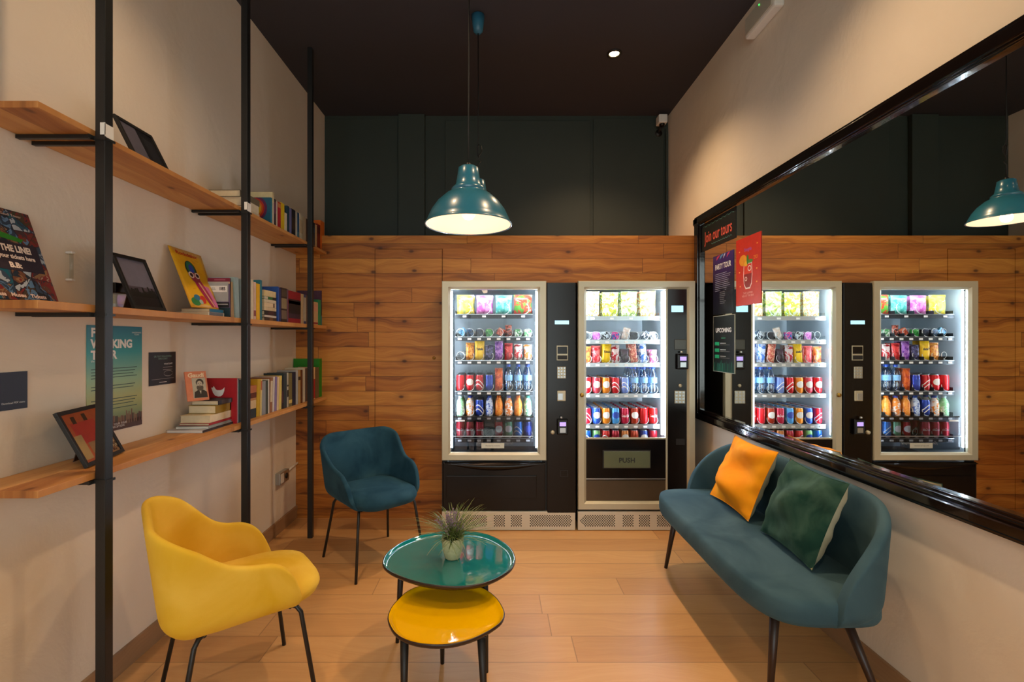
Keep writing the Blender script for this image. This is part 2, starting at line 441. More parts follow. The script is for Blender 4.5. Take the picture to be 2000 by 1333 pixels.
# ceiling downlights
for i, (sx, sy, pw) in enumerate(SPOTS):
    if i: continue
    t = thing('ceiling_downlight', 'small round recessed downlight glowing in the dark ceiling', 'ceiling light', (sx, sy, HC - .012))
    MB().lathe([(.052, .012), (.052, .004), (.04, 0), (.034, .006), (.034, .012)], 'black_matte', 24).build('trim_ring', t)
    MB().lathe([(0, .008), (.032, .008), (.032, .0118), (0, .0118)], 'spot_glow', 24).build('lamp_disc', t)


# ------------------------------------------------------------------ pendant lamps
def pendant(label, loc, knot=False):
    X, Y, z = loc
    t = thing('pendant_lamp', label, 'pendant lamp', (X, Y, z), 0, 'blue pendant lamps')
    pr = [(.058 - .012, .243), (.040, .245), (.047, .24), (.052, .20), (.060, .165), (.072, .155), (.078, .145), (.076, .140), (.105, .118), (.14, .085), (.165, .05), (.178, .02), (.186, .0), (.190, -.004), (.190, -.007), (.185, -.006)]
    pr = [(0, .25), (.035, .249), (.044, .243), (.050, .20), (.057, .168), (.066, .160), (.074, .152), (.075, .145), (.070, .141), (.100, .125), (.135, .093), (.160, .058), (.176, .024), (.184, .002), (.191, -.003), (.190, -.007), (.184, -.004)]
    MB().lathe(pr, 'lamp_blue', 48).build('lamp_shade', t)
    pi = [(.184, -.004), (.180, .002), (.172, .022), (.156, .056), (.131, .09), (.098, .12), (.06, .135), (0, .138)]
    MB().lathe(pi, 'lamp_inside_glow', 48).build('reflector', t)
    MB().lathe([(0, .137), (.02, .135), (.02, .10), (.028, .07), (.034, .055), (.030, .035), (.018, .022), (0, .018)], 'bulb_glow', 20).build('bulb', t)
    top = HC - z
    pts = [(0, 0, .249)]
    if knot:
        pts += [(0, 0, .345), (.016, 0, .365), (-.010, .008, .378), (.014, -.008, .386), (.004, 0, .40), (.024, 0, .43), (.020, 0, .465), (.004, 0, .475), (-.008, .004, .455), (-.006, .006, .41), (.002, .004, .395), (-.002, .008, .48), (0, 0, .52)]
    else: pts += [(0, 0, .5)]
    pts += [(.002, 0, .8), (0, 0, top - .05)]
    MB().tube(pts, .0036, 'black', 6).build('cord', t)
    MB().lathe([(.012, .245), (.012, .262), (.006, .268), (0, .27)], 'black', 12).build('cord_grip', t)
    MB().lathe([(0, top - .115), (.018, top - .115), (.030, top - .10), (.036, top - .06), (.043, top - .004), (0, top - .004)], 'lamp_cap_blue', 24).build('ceiling_canopy', t)
    light('pendant_bulb', 'POINT', (X, Y, z + .01), 1.4, (1, .72, .45), shadow_soft_size=.03)
    return t


pendant('blue metal pendant lamp, the nearer and lower of two, over the coffee tables', (-.123, 2.05, 1.902))
pendant('blue pendant lamp with knotted cord, hanging behind the nearer one', (-.118, 2.98, 2.165), True)

# ------------------------------------------------------------------ shelving on the left wall
POSTY = [1.572, 2.46, 3.315]; PX = -1.332; PW = .033
SH = [('upper', 2.09, .020), ('middle', 1.51, .025), ('lower', .953, .022)]
plab = ['nearest black steel shelf post, left of the yellow chair', 'middle black steel shelf post behind the yellow chair', 'farthest black steel shelf post, near the timber wall']
for i, y in enumerate(POSTY):
    t = thing('shelf_post', plab[i], 'post', (PX, y, 0), 0, 'black posts carrying the wall shelves')
    MB().box((0, -PW / 2, 0), (PW, PW / 2, HC - .002), 'black_metal', .002).build('upright', t)
    for n, z, th in SH:
        zz = z - th - .0075
        MB().box((EL - PX + .001, -.034, zz - .006), (.0, -.020, zz + .006), 'black_metal').box((EL - PX + .001, .020, zz - .006), (.0, .034, zz + .006), 'black_metal').box((-.006, -.038, zz - .006), (-.0005, .038, zz + .006), 'black_metal').build('bracket', t)
        MB().box((-.002, -PW / 2 - .004, zz - .006), (PW + .004, -PW / 2 - .0005, zz + .006), 'black_metal').box((PW + .0005, -PW / 2, zz - .004), (PW + .005, PW / 2 + .004, zz + .004), 'black_metal').build('clamp', t)
    if i < 2: MB().box((PW * .55, -PW / 2 - .002, 2.075), (PW + .002, -PW / 2 - .0005, 2.115), 'white').box((PW + .0005, -PW / 2 - .002, 2.068), (PW + .002, PW / 2, 2.112), 'white').build('tape', t)
for n, z, th in SH:
    o = MB().box((EL + .001, 1.365, z - th), (PX - .003, YW - .004, z), 'pine_shelf', .002).build('wall_shelf')
    tag(o, f'long {n} pine plank shelf along the left wall', 'shelf', 'pine shelves on the left wall')

# ------------------------------------------------------------------ books
SPX = -1.375
OCC = 'standing'
BK = [0]


def bmat(c, rough=.5): return mat('cover_' + c, c, rough, var=.15, scale=40)


def book(label, mtx, Wd, Th, Ht, col, art=None, band=None, pages='paper', soft=False):
    """book with the spine at x=0, thickness along y, height along z; art(mb, mtx) decorates the -y cover"""
    if len(label.split()) > 16: print('LONG', label)
    t = thing('book', label, 'book'); BK[0] += 1
    b = .0018 if not soft else .0008
    mb = MB(); c = bmat(col)
    mb.box((-Wd, -Th / 2, 0), (0, -Th / 2 + b, Ht), c, 0, mtx); mb.box((-Wd, Th / 2 - b, 0), (0, Th / 2, Ht), c, 0, mtx)
    mb.box((-b, -Th / 2 + b, 0), (0, Th / 2 - b, Ht), c, 0, mtx)
    for z0, z1, cc in (band or []):
        mb.box((0, -Th / 2 + .0006, Ht * z0), (.0004, Th / 2 - .0006, Ht * z1), bmat(cc), 0, mtx)
    if art: art(mb, mtx @ T(-Wd / 2, -Th / 2 - .0004, Ht / 2) @ R(PI / 2, 'X'), Wd, Ht)
    mb.build('cover', t)
    MB().box((-Wd + .003, -Th / 2 + b, .002), (-b, Th / 2 - b, Ht - .003), pages, 0, mtx).build('pages', t)
    return t


def row(shelf, z, items, cat='book'):
    """items: (px0, px1, height, colour, description, options)"""
    prev = None
    for it in items:
        a, b, h, c, d = it[:5]; o = it[5] if len(it) > 5 else {}
        xs = o.get('x', SPX); y0 = -xs * F / (VX - a); y1 = -xs * F / (VX - b)
        th = max(.004, y1 - y0 - .0012)
        lab = o.get('label') or f'{d} on the {shelf} shelf, ' + (f'just behind the {prev}' if prev else 'first of its row')
        mtx = T(xs, (y0 + y1) / 2, z + .0005) @ R(o.get('lean', 0), 'X')
        if o.get('lean'): mtx = T(xs, (y0 + y1) / 2, z + .0005 + th / 2 * abs(math.sin(o['lean']))) @ R(o['lean'], 'X')
        book(lab, mtx, o.get('w', .13), th, h, c, o.get('art'), o.get('band'), soft=o.get('soft', False))
        prev = d


def pile(shelf, z, items, where):
    """lying books; items: (x0, x1, y0, y1, thickness, colour, description, options); spine on +x"""
    for it in items:
        x0, x1, y0, y1, th, c, d = it[:7]; o = it[7] if len(it) > 7 else {}
        mtx = T((x0 + x1) / 2, (y0 + y1) / 2, z + th / 2 + .0004) @ R(o.get('rz', 0), 'Z') @ T((x1 - x0) / 2, -(y0 - y1) / 2, 0) @ R(PI / 2, 'X')
        book(f'{d} lying {where}', mtx, x1 - x0, th, y1 - y0, c, o.get('art'), o.get('band'), o.get('pages', 'paper'), soft=o.get('soft', False))
        z += th + .0012
    return z


def rainbow(mb, mtx, Wd, Ht):
    cx, cy = -.013, .02
    rs = [0.0, .020, .030, .043, .053, .065, .080]; cs = ['1f4c9c', '1c6a38', 'd8c02a', 'd0701c', 'b0281c', '5c1c50']
    mb.box((-Wd / 2, -Ht / 2, 0), (Wd / 2, Ht / 2, .0003), bmat('165a78'), 0, mtx)
    def cl(x, y): return (min(Wd / 2, max(-Wd / 2, x)), min(Ht / 2, max(-Ht / 2, y)))
    for i, c in enumerate(cs):
        for k in range(40):
            t0, t1 = 2 * PI * k / 40, 2 * PI * (k + 1) / 40
            q = [cl(cx + r * math.cos(t), cy + r * math.sin(t)) for r, t in ((rs[i] + 1e-4, t0), (rs[i + 1], t0), (rs[i + 1], t1), (rs[i] + 1e-4, t1))]
            mb.poly([mtx @ Vector((x, y, .0006)) for x, y in q], bmat(c))
    mb.box((-Wd / 2, -Ht / 2 + .05, .0006), (-Wd / 2 + .062, Ht / 2 - .02, .0009), bmat('d8ccc0'), 0, mtx)


def rect(mb, m, a, b, c, d, col, z):
    mb.poly([m @ Vector(p) for p in ((a, b, z), (c, b, z), (c, d, z), (a, d, z))], bmat(col) if isinstance(col, str) and col not in M else col)


# upper shelf
zU, zM, zL = 2.09, 1.51, .953
pile('upper', zU, [(-1.56, -1.395, 2.57, 2.76, .042, 'cabfa2', 'cream paperback, bottom of three,'), (-1.565, -1.40, 2.565, 2.76, .046, 'd8cdb2', 'cream hardback, middle of three,'), (-1.57, -1.40, 2.56, 2.77, .036, '6f6552', 'grey-brown book, topmost of three,')], 'on the upper shelf beside the middle post')
row('upper', zU, [
    (529, 531.6, .175, '1a7894', 'rainbow picture book', {'w': .18, 'art': rainbow, 'label': 'picture book with a rainbow cover facing out on the upper shelf'}),
    (532, 535.4, .215, 'd8cba0', 'tall cream book', {'w': .19, 'label': 'tall cream book rising behind the rainbow picture book', 'band': [(.1, .7, 'c9b8a8')]}),
    (535.8, 539, .18, '2c1c24', 'black and violet book', {'band': [(.5, .9, '6a3a5a')]}),
    (539.4, 542, .175, 'c8bca8', 'slim white book'),
    (542.3, 548.5, .178, 'a8202c', 'red book', {'band': [(.8, .95, 'c8804c')]}),
    (549, 555.5, .186, 'd8b81c', 'bright yellow book'),
    (556, 560.5, .135, 'd6ccb0', 'short off-white book'),
    (561, 565, .19, '183c50', 'dark teal book'),
    (565.4, 569.5, .185, '6c6c9c', 'lilac grey book'),
    (570, 577, .19, '15131a', 'thick black book', {'band': [(.3, .7, '3a2a1a')]}),
    (577.4, 580.5, .185, 'b8b4a8', 'narrow pale grey book'),
    (580.8, 584.5, .188, '1d4c78', 'blue book', {'band': [(.1, .3, '4c7a8a')]}),
    (585, 591.5, .192, 'd2c8ae', 'wide ivory book', {'band': [(.3, .8, 'c0b090')]}),
    (592, 597.5, .185, 'bcae92', 'beige book'),
    (598, 609, .185, '45342c', 'brown book', {'label': 'brown book on the upper shelf half hidden by the farthest post'}),
    (609.5, 615, .19, '1c2c48', 'navy book', {'band': [(.6, .8, '2a4a6c')]}),
    (615.4, 619, .185, 'cdb48c', 'tan book'),
    (619.4, 625.5, .20, '7a1410', 'dark red book', {'band': [(.65, .9, '5a1a14')]}),
    (626, 633.5, .245, 'e0701c', 'orange magazine', {'w': .17, 'label': 'tall orange book at the far end of the upper shelf'})])

# middle shelf
def label185(mb, mtx, Wd, Ht): pass
z = pile('middle', zM, [(-1.55, -1.395, 2.27, 2.40, .021, 'dcd6c4', 'thick white paperback, bottom of two,', {'band': [(.05, .95, '6a7078')]}),
                    (-1.54, -1.40, 2.285, 2.405, .016, 'b08a5c', 'brown and blue book, upper of two,', {'band': [(.02, .98, '1c6a90')]})], 'under the yellow magazine')
def cover185(mb, m, Wd, Ht):
    rect(mb, m, -Wd / 2, Ht / 2 - .018, Wd / 2, Ht / 2, '7c1c38', .0004); rect(mb, m, -Wd * .2, Ht / 2 - .012, Wd * .3, Ht / 2 - .007, 'a85c70', .0006)
    rect(mb, m, -Wd / 2, -.02, Wd / 2 - .008, Ht / 2 - .022, 'a4a6a4', .0004); rect(mb, m, -Wd / 2, -.05, Wd / 2 - .004, -.024, '14181c', .0004)
    rect(mb, m, -Wd / 2, -.036, Wd / 2 - .01, -.031, 'a8a8a8', .0006); rect(mb, m, -Wd / 2, -Ht / 2, Wd / 2, -.052, '14343c', .0004)
    rect(mb, m, -Wd * .42, .03, Wd * .38, .062, 'e8e6e0', .0006)
    mb.text('185', .022, 'black', m @ T(Wd * .16, .046, .001), bold=.0008); mb.text('ARTE\nDISEÑO', .008, 'black', m @ T(-Wd * .25, .046, .001))


row('middle', zM, [
    (449, 451, .205, '5c4c6c', 'violet-edged book', {'w': .115, 'art': cover185, 'label': 'book on the middle shelf with silver and magenta cover numbered 185'}),
    (452, 457.5, .186, 'c0a888', 'tan leaning paperback', {'lean': .08}),
    (460, 468, .215, '9cb4b4', 'pale blue-green leaning book', {'lean': .05}),
    (474, 484, .215, 'b4c4c4', 'light blue book', {'label': 'light blue book on the middle shelf hidden mostly by the middle post'}),
    (484.4, 490, .225, 'b8beb8', 'pale grey book'), (490.4, 495, .228, 'd8ccb4', 'cream thick book'), (495.4, 500.2, .215, 'd4b4a0', 'pink-white book', {'band': [(.1, .25, '8c4c4c')]}),
    (500.6, 507.6, .21, 'e0b01c', 'bright yellow book'), (508, 511.8, .235, '1c7084', 'teal tall book')])
zz = zM
for th, c, d, bd in [(.022, '3a2a1e', 'dark brown book, lowest of eight', [(.3, .6, '6a4a2a')]), (.012, 'c8beb0', 'thin white book, second of eight', []), (.026, '1c1816', 'black book, third of eight', [(.2, .7, '3c1c1c')]),
                     (.020, 'd6c8a8', 'cream book, fourth of eight', [(.1, .9, 'cdb890')]), (.026, 'd8c4a0', 'ivory book, fifth of eight', [(.15, .25, '3a2018')]), (.018, 'd0c2a4', 'beige book, sixth of eight', []),
                     (.016, '2c6c38', 'green and black book, seventh of eight', [(0, .3, '241c1c'), (.7, 1, 'c8c0ac')]), (.036, 'd4bc84', 'straw-coloured book, topmost of eight', [(.1, .9, 'd8c494')])]:
    book(f'{d} piled beside the tall teal book', T(-1.378, 2.768 + .155 + (zz - zM) * -.04 + .012, zz + th / 2 + .0004) @ R(PI / 2, 'X'), .12, th, .150, c, None, bd)
    zz += th + .0012
def ornate(mb, mtx, Wd, Ht): pass
row('middle', zM, [
    (542.5, 545.5, .222, '1c4c9c', 'royal blue book'), (546, 549, .215, '2c2c5c', 'indigo book'), (549.5, 560, .222, '2c1e16', 'dark ornate brown book', {'band': [(.1, .35, '6a5a4a'), (.4, .7, '8a7a5a'), (.75, .95, '4a4034')]}),
    (561, 563, .22, '6c4a5c', 'mauve slim book'), (563.4, 587.5, .215, '8c1420', 'wide dark red book', {'band': [(.3, .75, '1c1210'), (.15, .3, '3a2430'), (.6, .7, 'b85c20')]}),
    (588, 593, .213, 'd4c098', 'cream book'), (593.4, 598, .213, '3c4c7c', 'white and blue book', {'band': [(.1, .9, 'b8b4a0')]}),
    (598.5, 611, .21, '6a5a50', 'taupe book', {'label': 'taupe book on the middle shelf behind the farthest post'}),
    (611.5, 621, .175, 'd0b890', 'pale pink and cream book', {'band': [(.05, .12, 'a02c3c'), (.6, .9, 'd8a894')]}), (621.5, 627, .20, '2c9464', 'emerald green book'),
    (627.5, 634, .275, '4c2c44', 'plum magazine', {'w': .19, 'band': [(0, .28, '3c8c9c'), (.3, .6, '241824')], 'label': 'tall plum and blue magazine at the far end of the middle shelf'})])

# lower shelf
zt = pile('lower', zL, [(-1.565, -1.392, 2.22, 2.62, .013, 'b4b2b4', 'large white photo book, lowest of six,', {'pages': 'white', 'band': [(0, 1, '2a2220')]}),
                        (-1.55, -1.395, 2.25, 2.56, .010, '8c9494', 'grey soft magazine, second of six,', {'rz': .06, 'soft': True, 'pages': 'white'}),
                        (-1.545, -1.398, 2.28, 2.53, .010, 'a01c24', 'thin red-backed book, third of six,'),
                        (-1.545, -1.40, 2.285, 2.53, .036, 'd2c09a', 'cream book with a dotted spine, fourth of six,', {'band': [(0, 1, 'd8c8a8')], 'rz': .02}),
                        (-1.54, -1.402, 2.34, 2.52, .040, 'a08428', 'thick book with gold spine, fifth of six,', {'band': [(0, 1, '94741c'), (.1, .3, 'b08c2c')]}),
                        (-1.53, -1.395, 2.35, 2.50, .022, '241c20', 'small book with black spine, topmost of six,', {'band': [(.2, .8, '4a4448')]})], 'under the pink portrait book')


def portrait(mb, mtx, Wd, Ht):
    mb.text('Gaudí', .03, bmat('f0d8b4'), mtx @ T(0, Ht * .36, .0006), bold=.001)
    mb.box((-Wd * .22, -Ht * .42, .0002), (Wd * .42, Ht * .27, .0006), bmat('b8b09c'), 0, mtx)
    def blob(cx, cy, rx, ry, c, z, n=18):
        mb.poly([mtx @ Vector((cx + rx * math.cos(2 * PI * i / n), cy + ry * math.sin(2 * PI * i / n), z)) for i in range(n)], bmat(c))
    mb.poly([mtx @ Vector(p) for p in ((-.018, -Ht * .41, .0009), (.042, -Ht * .41, .0009), (.041, -.034, .0009), (.026, -.022, .0009), (.002, -.022, .0009), (-.014, -.032, .0009))], bmat('2a2420'))
    blob(.013, .016, .0175, .019, '3a342e', .0011); blob(.012, -.010, .0155, .017, '544a40', .0012)
    blob(.012, .008, .0125, .0165, 'b8ae9c', .0014); blob(.012, -.006, .0115, .0065, '544a40', .0016); blob(.012, -.0035, .004, .0012, '9a7868', .0018)
    blob(.0065, .011, .0026, .0011, '2a2420', .0018); blob(.0175, .011, .0026, .0011, '2a2420', .0018); blob(.012, .005, .0013, .004, '9a9080', .0018)
    mb.poly([mtx @ Vector(p) for p in ((.008, -.026, .0012), (.016, -.026, .0012), (.013, -.044, .0012))], bmat('c8c0ac'))


xa_ = Vector((.06, .075, 0)).normalized(); za_ = Vector((-.42, .02, 1)); ya_ = za_.cross(xa_).normalized(); za_ = xa_.cross(ya_).normalized()
mt = T(-1.452, 2.368, zt + .002) @ Matrix(((xa_.x, ya_.x, za_.x, 0), (xa_.y, ya_.y, za_.y, 0), (xa_.z, ya_.z, za_.z, 0), (0, 0, 0, 1)))
bk = book('pink-orange paperback with a bearded man portrait leaning atop the lower shelf pile', mt, .095, .010, .150, 'd8805c', portrait)


def bird(mb, mtx, Wd, Ht):
    pts = [(-.052, .022), (-.047, .008), (-.040, -.012), (-.026, -.030), (-.006, -.036), (.012, -.034), (.026, -.020), (.034, .002), (.036, .026), (.026, .014), (.010, .006), (-.012, .006), (-.022, .012), (-.030, .024), (-.036, .034), (-.040, .024)]
    mb.poly([mtx @ Vector((x * .8 - .004, y * .8 + .052, .0006)) for x, y in pts], 'white')


row('lower', zL, [
    (461, 463.8, .24, 'a80a1c', 'red book with white bird', {'w': .17, 'art': bird, 'label': 'bright red book with a white bird on its cover'}),
    (464.1, 465.4, .235, 'b4b4b8', 'thin grey magazine'), (465.7, 467.5, .235, '14343a', 'dark teal book', {'band': [(.2, .9, '1c5a50')]}),
    (467.9, 484, .23, '1c2428', 'black binder', {'label': 'black book on the lower shelf hidden behind the middle post'})])
zz = zL
for th, c, d, bd in [(.052, '1a2426', 'black book, bottom of five', [(.1, .9, '223034')]), (.046, 'd0b488', 'cream book, second of five', []), (.012, 'b07c50', 'orange-brown thin book, third of five', []), (.028, '4a1e12', 'dark brown book, fourth of five', [(.1, .9, '5c2818')]), (.040, 'a86440', 'copper-coloured book, topmost of five', [(0, .3, 'c07c50')])]:
    book(f'{d} lying low behind the middle post', T(-1.38, 2.60 + .15, zz + th / 2 + .0004) @ R(PI / 2, 'X'), .12, th, .128, c, None, bd)
    zz += th + .0012
row('lower', zL, [
    (501.5, 507.5, .215, 'b8941c', 'mustard yellow book', {'lean': -.04}), (508, 511, .213, 'd0b878', 'straw book', {'lean': -.04, 'band': [(.7, .95, 'b05c30')]}), (511.6, 519, .198, '84888a', 'thick grey book'), (519.4, 523.5, .2, '3c443c', 'dark green-grey book'), (523.9, 526.2, .205, 'ccc4b8', 'narrow white book'),
    (527, 531.5, .213, '8c5c3c', 'brown patterned book', {'lean': -.05, 'band': [(.3, .9, 'c8b898')]}), (532.2, 535.5, .215, 'c4bcb4', 'white book', {'lean': -.05}), (536, 540, .215, '7c6c94', 'lavender book', {'lean': -.05}), (540.6, 544, .21, 'd0b490', 'peach book', {'lean': -.05}), (544.6, 549.5, .215, 'cdb45c', 'pale yellow book', {'lean': -.04}),
    (550, 553.5, .188, '1c1a20', 'black short book', {'band': [(.2, .6, '4c3038')]}), (554, 560, .228, '22343a', 'slate book'), (560.4, 563.5, .228, 'a8a090', 'light book with black bands', {'band': [(.3, .5, '1c1c1c'), (.6, .65, '1c1c1c')]}), (564, 570.5, .222, '6c6034', 'olive book', {'band': [(.1, .2, 'c8b060')]}), (571, 577.5, .225, '14162c', 'midnight blue book'),
    (578, 582, .235, '9c9c98', 'silver book'), (582.4, 587, .235, 'a8844c', 'ochre book', {'band': [(.7, .8, '2a1a10')]}), (587.4, 591, .232, '6a3a1c', 'chestnut book'), (591.4, 596, .245, 'c8c0a8', 'ivory tall book'),
    (596.5, 609, .24, '4a3a34', 'dark taupe book', {'label': 'dark taupe book on the lower shelf behind the farthest post'}),
    (609.5, 615.5, .24, 'd4b88c', 'cream and red book', {'band': [(.02, .62, 'a01420')]}), (616, 623, .235, '6a5a3c', 'khaki book'),
    (623.5, 631, .30, '1c8014', 'green ring binder', {'w': .2, 'label': 'bright green binder at the far end of the lower shelf'}),
    (631.4, 634, .305, 'c4c0b4', 'white magazine', {'w': .2}), (634.3, 636.5, .295, '2c3430', 'black and grey magazine', {'w': .2})])


# yellow magazine, curved, leaning on the wall
def magazine():
    t = thing('magazine', 'yellow music magazine with a goggled face cover leaning on the wall', 'magazine')
    def P(u, v):     # u 0..1 along the wall, v 0..1 up
        y = 2.235 + u * (.15 + .095 * v)
        bend = .018 * math.sin(PI * u) * (1 - v)
        z = z185 + .30 * v * (.985 + .015 * u) - .012 * v * u
        x = -1.455 - .112 * v + bend + .04 * u * u * (1 - v)
        return Vector((x, y, z))
    z185 = z_mag
    def sheet(off, m, name):
        mb = MB(); N = 10
        mb.grid([[P(i / N, j / N) + Vector((off, 0, off * .2)) for j in range(N + 1)] for i in range(N + 1)], m)
        return mb
    s = sheet(0, pack('mag_yellow', 'dca01c', 'e0a820', 'd89a18', scale=9), 'c'); s.build('cover', t, solid=.004)
    mb = MB()
    def put(u, v, d=.0032): return P(u, v) + Vector((d, 0, .001))
    def ell(cu, cv, ru, rv, m, d, n=20): mb.poly([put(cu + ru * math.cos(2 * PI * i / n), cv + rv * math.sin(2 * PI * i / n), d) for i in range(n)], m)
    def pl(pts, m, d=.0034): mb.poly([put(u, v, d) for u, v in pts], m)
    ell(.44, .66, .17, .15, bmat('1c2c24'), .0034); ell(.44, .69, .13, .11, bmat('1c6c4c'), .0038); ell(.45, .67, .08, .08, bmat('1c3c9c'), .0042)
    ell(.47, .52, .15, .09, bmat('8c2c3c'), .0046)
    pl([(.36, .55), (.6, .52), (.8, .25), (.95, .02), (.72, .02), (.55, .2), (.42, .4)], bmat('a01c4c'), .0036)
    pl([(.62, .4), (.85, .38), (.99, .1), (.99, .02), (.9, .02), (.75, .2)], bmat('c86ca0'), .004)
    pl([(.50, .44), (.56, .44), (.86, .03), (.80, .03)], bmat('d8a080'), .0048)
    for u in (.37, .56): ell(u, .56, .085, .055, bmat('dcc0b4'), .0050); ell(u, .56, .05, .034, bmat('2c0c10'), .0054)
    ell(.20, .10, .14, .07, bmat('2c7c3c'), .0036); ell(.28, .17, .1, .05, bmat('2c6c8c'), .004); ell(.36, .10, .06, .04, bmat('9cb4a8'), .0044); ell(.45, .14, .1, .07, bmat('c02c20'), .0042)
    # title, mapped letter by letter onto the bent cover
    cu = MB(); 
    tx = MB(); tx.text('Rockdelux', 1.0, bmat('b81c1c'), Matrix.Identity(4), bold=.02, align='CENTER')
    k = mb.mi(bmat('b81c1c')); vm = {}
    for v in tx.bm.verts: vm[v] = mb.bm.verts.new(put(.47 + v.co.x * .155, .92 + v.co.y * .085, .0036))
    for f in tx.bm.faces: g = mb.bm.faces.new([vm[v] for v in f.verts]); g.material_index = k
    tx.bm.free(); cu.bm.free()
    mb.build('cover_print', t, flip=True)


z_mag = z + .002
magazine()


# ------------------------------------------------------------------ picture frames and boards on the shelves
def frame(label, BL, BR, TL, img, fw=.014, th=.012, strut=True):
    """frame standing on its lower edge BL-BR and leaning back to TL"""
    BL, BR, TL = Vector(BL), Vector(BR), Vector(TL); X = (BR - BL); Wd = X.length; X.normalize()
    Z0 = TL - BL; n = X.cross(Z0).normalized(); Zv = n.cross(X).normalized(); Ht = Z0.dot(Zv)
    mtx = Matrix.Translation(BL) @ Matrix(((X.x, Zv.x, n.x, 0), (X.y, Zv.y, n.y, 0), (X.z, Zv.z, n.z, 0), (0, 0, 0, 1)))
    t = thing('picture_frame', label, 'picture frame')
    mb = MB()
    for a, b in (((0, 0), (Wd, fw)), ((0, Ht - fw), (Wd, Ht)), ((0, fw), (fw, Ht - fw)), ((Wd - fw, fw), (Wd, Ht - fw))):
        mb.box((a[0], a[1], -th / 2), (b[0], b[1], th / 2), 'black', .001, mtx)
    mb.build('frame_border', t)
    mb = MB().box((fw, fw, -th * .3), (Wd - fw, Ht - fw, 0), 'black_matte', 0, mtx)
    img(mb, mtx @ T(0, 0, .0006), fw, Wd - fw, fw, Ht - fw); mb.build('picture', t)
    MB().poly([mtx @ Vector(p) for p in ((fw, fw, .003), (Wd - fw, fw, .003), (Wd - fw, Ht - fw, .003), (fw, Ht - fw, .003))], 'picture_glass').build('glass_pane', t)
    if strut:
        a = mtx @ Vector((Wd / 2, Ht * .62, -th / 2)); b = Vector((BL + BR) / 2) - Vector((n.x, n.y, 0)).normalized() * .085; b.z = BL.z + .003
        mb = MB(); wv = X * .018
        q = [a - wv, a + wv, b + wv * 1.6, b - wv * 1.6]; off = Vector((n.x, n.y, n.z)) * -.003
        mb.poly(q, 'cardboard'); mb.poly([p + off for p in q][::-1], 'cardboard')
        for i in range(4): mb.poly([q[i], q[(i + 1) % 4], q[(i + 1) % 4] + off, q[i] + off], 'cardboard')
        mb.build('easel_back', t)
    return t


mat('cardboard', '4a2f1c', .8)
def img_sky(c1, c2, c3, trees=True):
    def f(mb, m, x0, x1, y0, y1):
        def q(a, b, c, d, col, z=0): mb.poly([m @ Vector(p) for p in ((a, b, z), (c, b, z), (c, d, z), (a, d, z))], bmat(col, .4))
        q(x0, y0, x1, y1, c1); h = y1 - y0; q(x0, y0, x1, y0 + h * .26, c3, .0003)
        q(x0, y0 + h * .26, x1, y0 + h * .42, c2, .0003)
        if trees:
            r = random.Random(3)
            for i in range(14):
                cx = x0 + (x1 - x0) * (.05 + .9 * i / 13); hh = h * (.3 + .14 * r.random()); w_ = (x1 - x0) * .045
                mb.poly([m @ Vector(p) for p in ((cx - w_, y0 + h * .2, .0006), (cx + w_, y0 + h * .2, .0006), (cx + w_ * .6, y0 + hh, .0006), (cx - w_ * .6, y0 + hh, .0006))], bmat('14120f'))
    return f


def img_half(mb, m, x0, x1, y0, y1):
    def q(a, b, c, d, col, z=0): mb.poly([m @ Vector(p) for p in ((a, b, z), (c, b, z), (c, d, z), (a, d, z))], bmat(col, .4))
    q(x0, y0, x1, y1, '5a5866'); q(x0 + (x1 - x0) * .5, y0, x1, y1, '14151a', .0004); q(x0 + (x1 - x0) * .62, y0 + .02, x1 - .012, y1 - .03, '23252c', .0008)


def img_street(mb, m, x0, x1, y0, y1):
    W_, H_ = x1 - x0, y1 - y0
    def q(a, b, c, d, col, z=0): mb.poly([m @ Vector(p) for p in ((x0 + W_ * a, y0 + H_ * b, z), (x0 + W_ * c, y0 + H_ * b, z), (x0 + W_ * c, y0 + H_ * d, z), (x0 + W_ * a, y0 + H_ * d, z))], bmat(col, .4))
    q(0, 0, 1, 1, 'a04c24'); q(.12, .35, .75, .8, 'a82c24', .0003); q(.2, .78, .3, .93, '241810', .0006); q(.5, .8, .6, .95, '241810', .0006); q(.04, .05, .24, .55, 'a08858', .0006)
    q(.3, 0, 1, .36, '8c6c48', .0005); r = random.Random(5)
    for i in range(60):
        a, b = .45 + .52 * r.random(), .01 + .32 * r.random(); q(a, b, a + .03, b + .045, r.choice(['2a1c14', 'd8c8a0', '6a2c1c', '1c1410']), .0009)


frame('black picture frame with a grey half-dark photo on the upper shelf', (-1.40, 1.82, zU + .004), (-1.40, 2.02, zU + .004), (-1.49, 1.82, 2.272), img_half, strut=False)
frame('black framed dusk landscape photo standing on the middle shelf', (-1.385, 1.79, zM + .003), (-1.385, 1.963, zM + .003), (-1.475, 1.79, 1.728), img_sky('6a6878', '4c4450', '1c1618'))
frame('black framed photo of red houses and a crowd on the lower shelf', (-1.40, 1.600, zL + .003), (-1.462, 1.838, zL + .003), (-1.488, 1.577, 1.146), img_street)

# little clear box behind the landscape photo
t = thing('acrylic_box', 'small clear box with dark lid behind the framed landscape photo', 'box', (-1.53, 1.882, zM))
MB().box((-.028, -.033, .001), (.028, .033, .07), 'clear_acrylic', .003).build('box_body', t); MB().box((-.024, -.028, .004), (.024, .028, .028), 'white', .004).build('contents', t); MB().box((-.03, -.035, .0705), (.03, .035, .112), 'black_gloss', .004).build('lid', t)


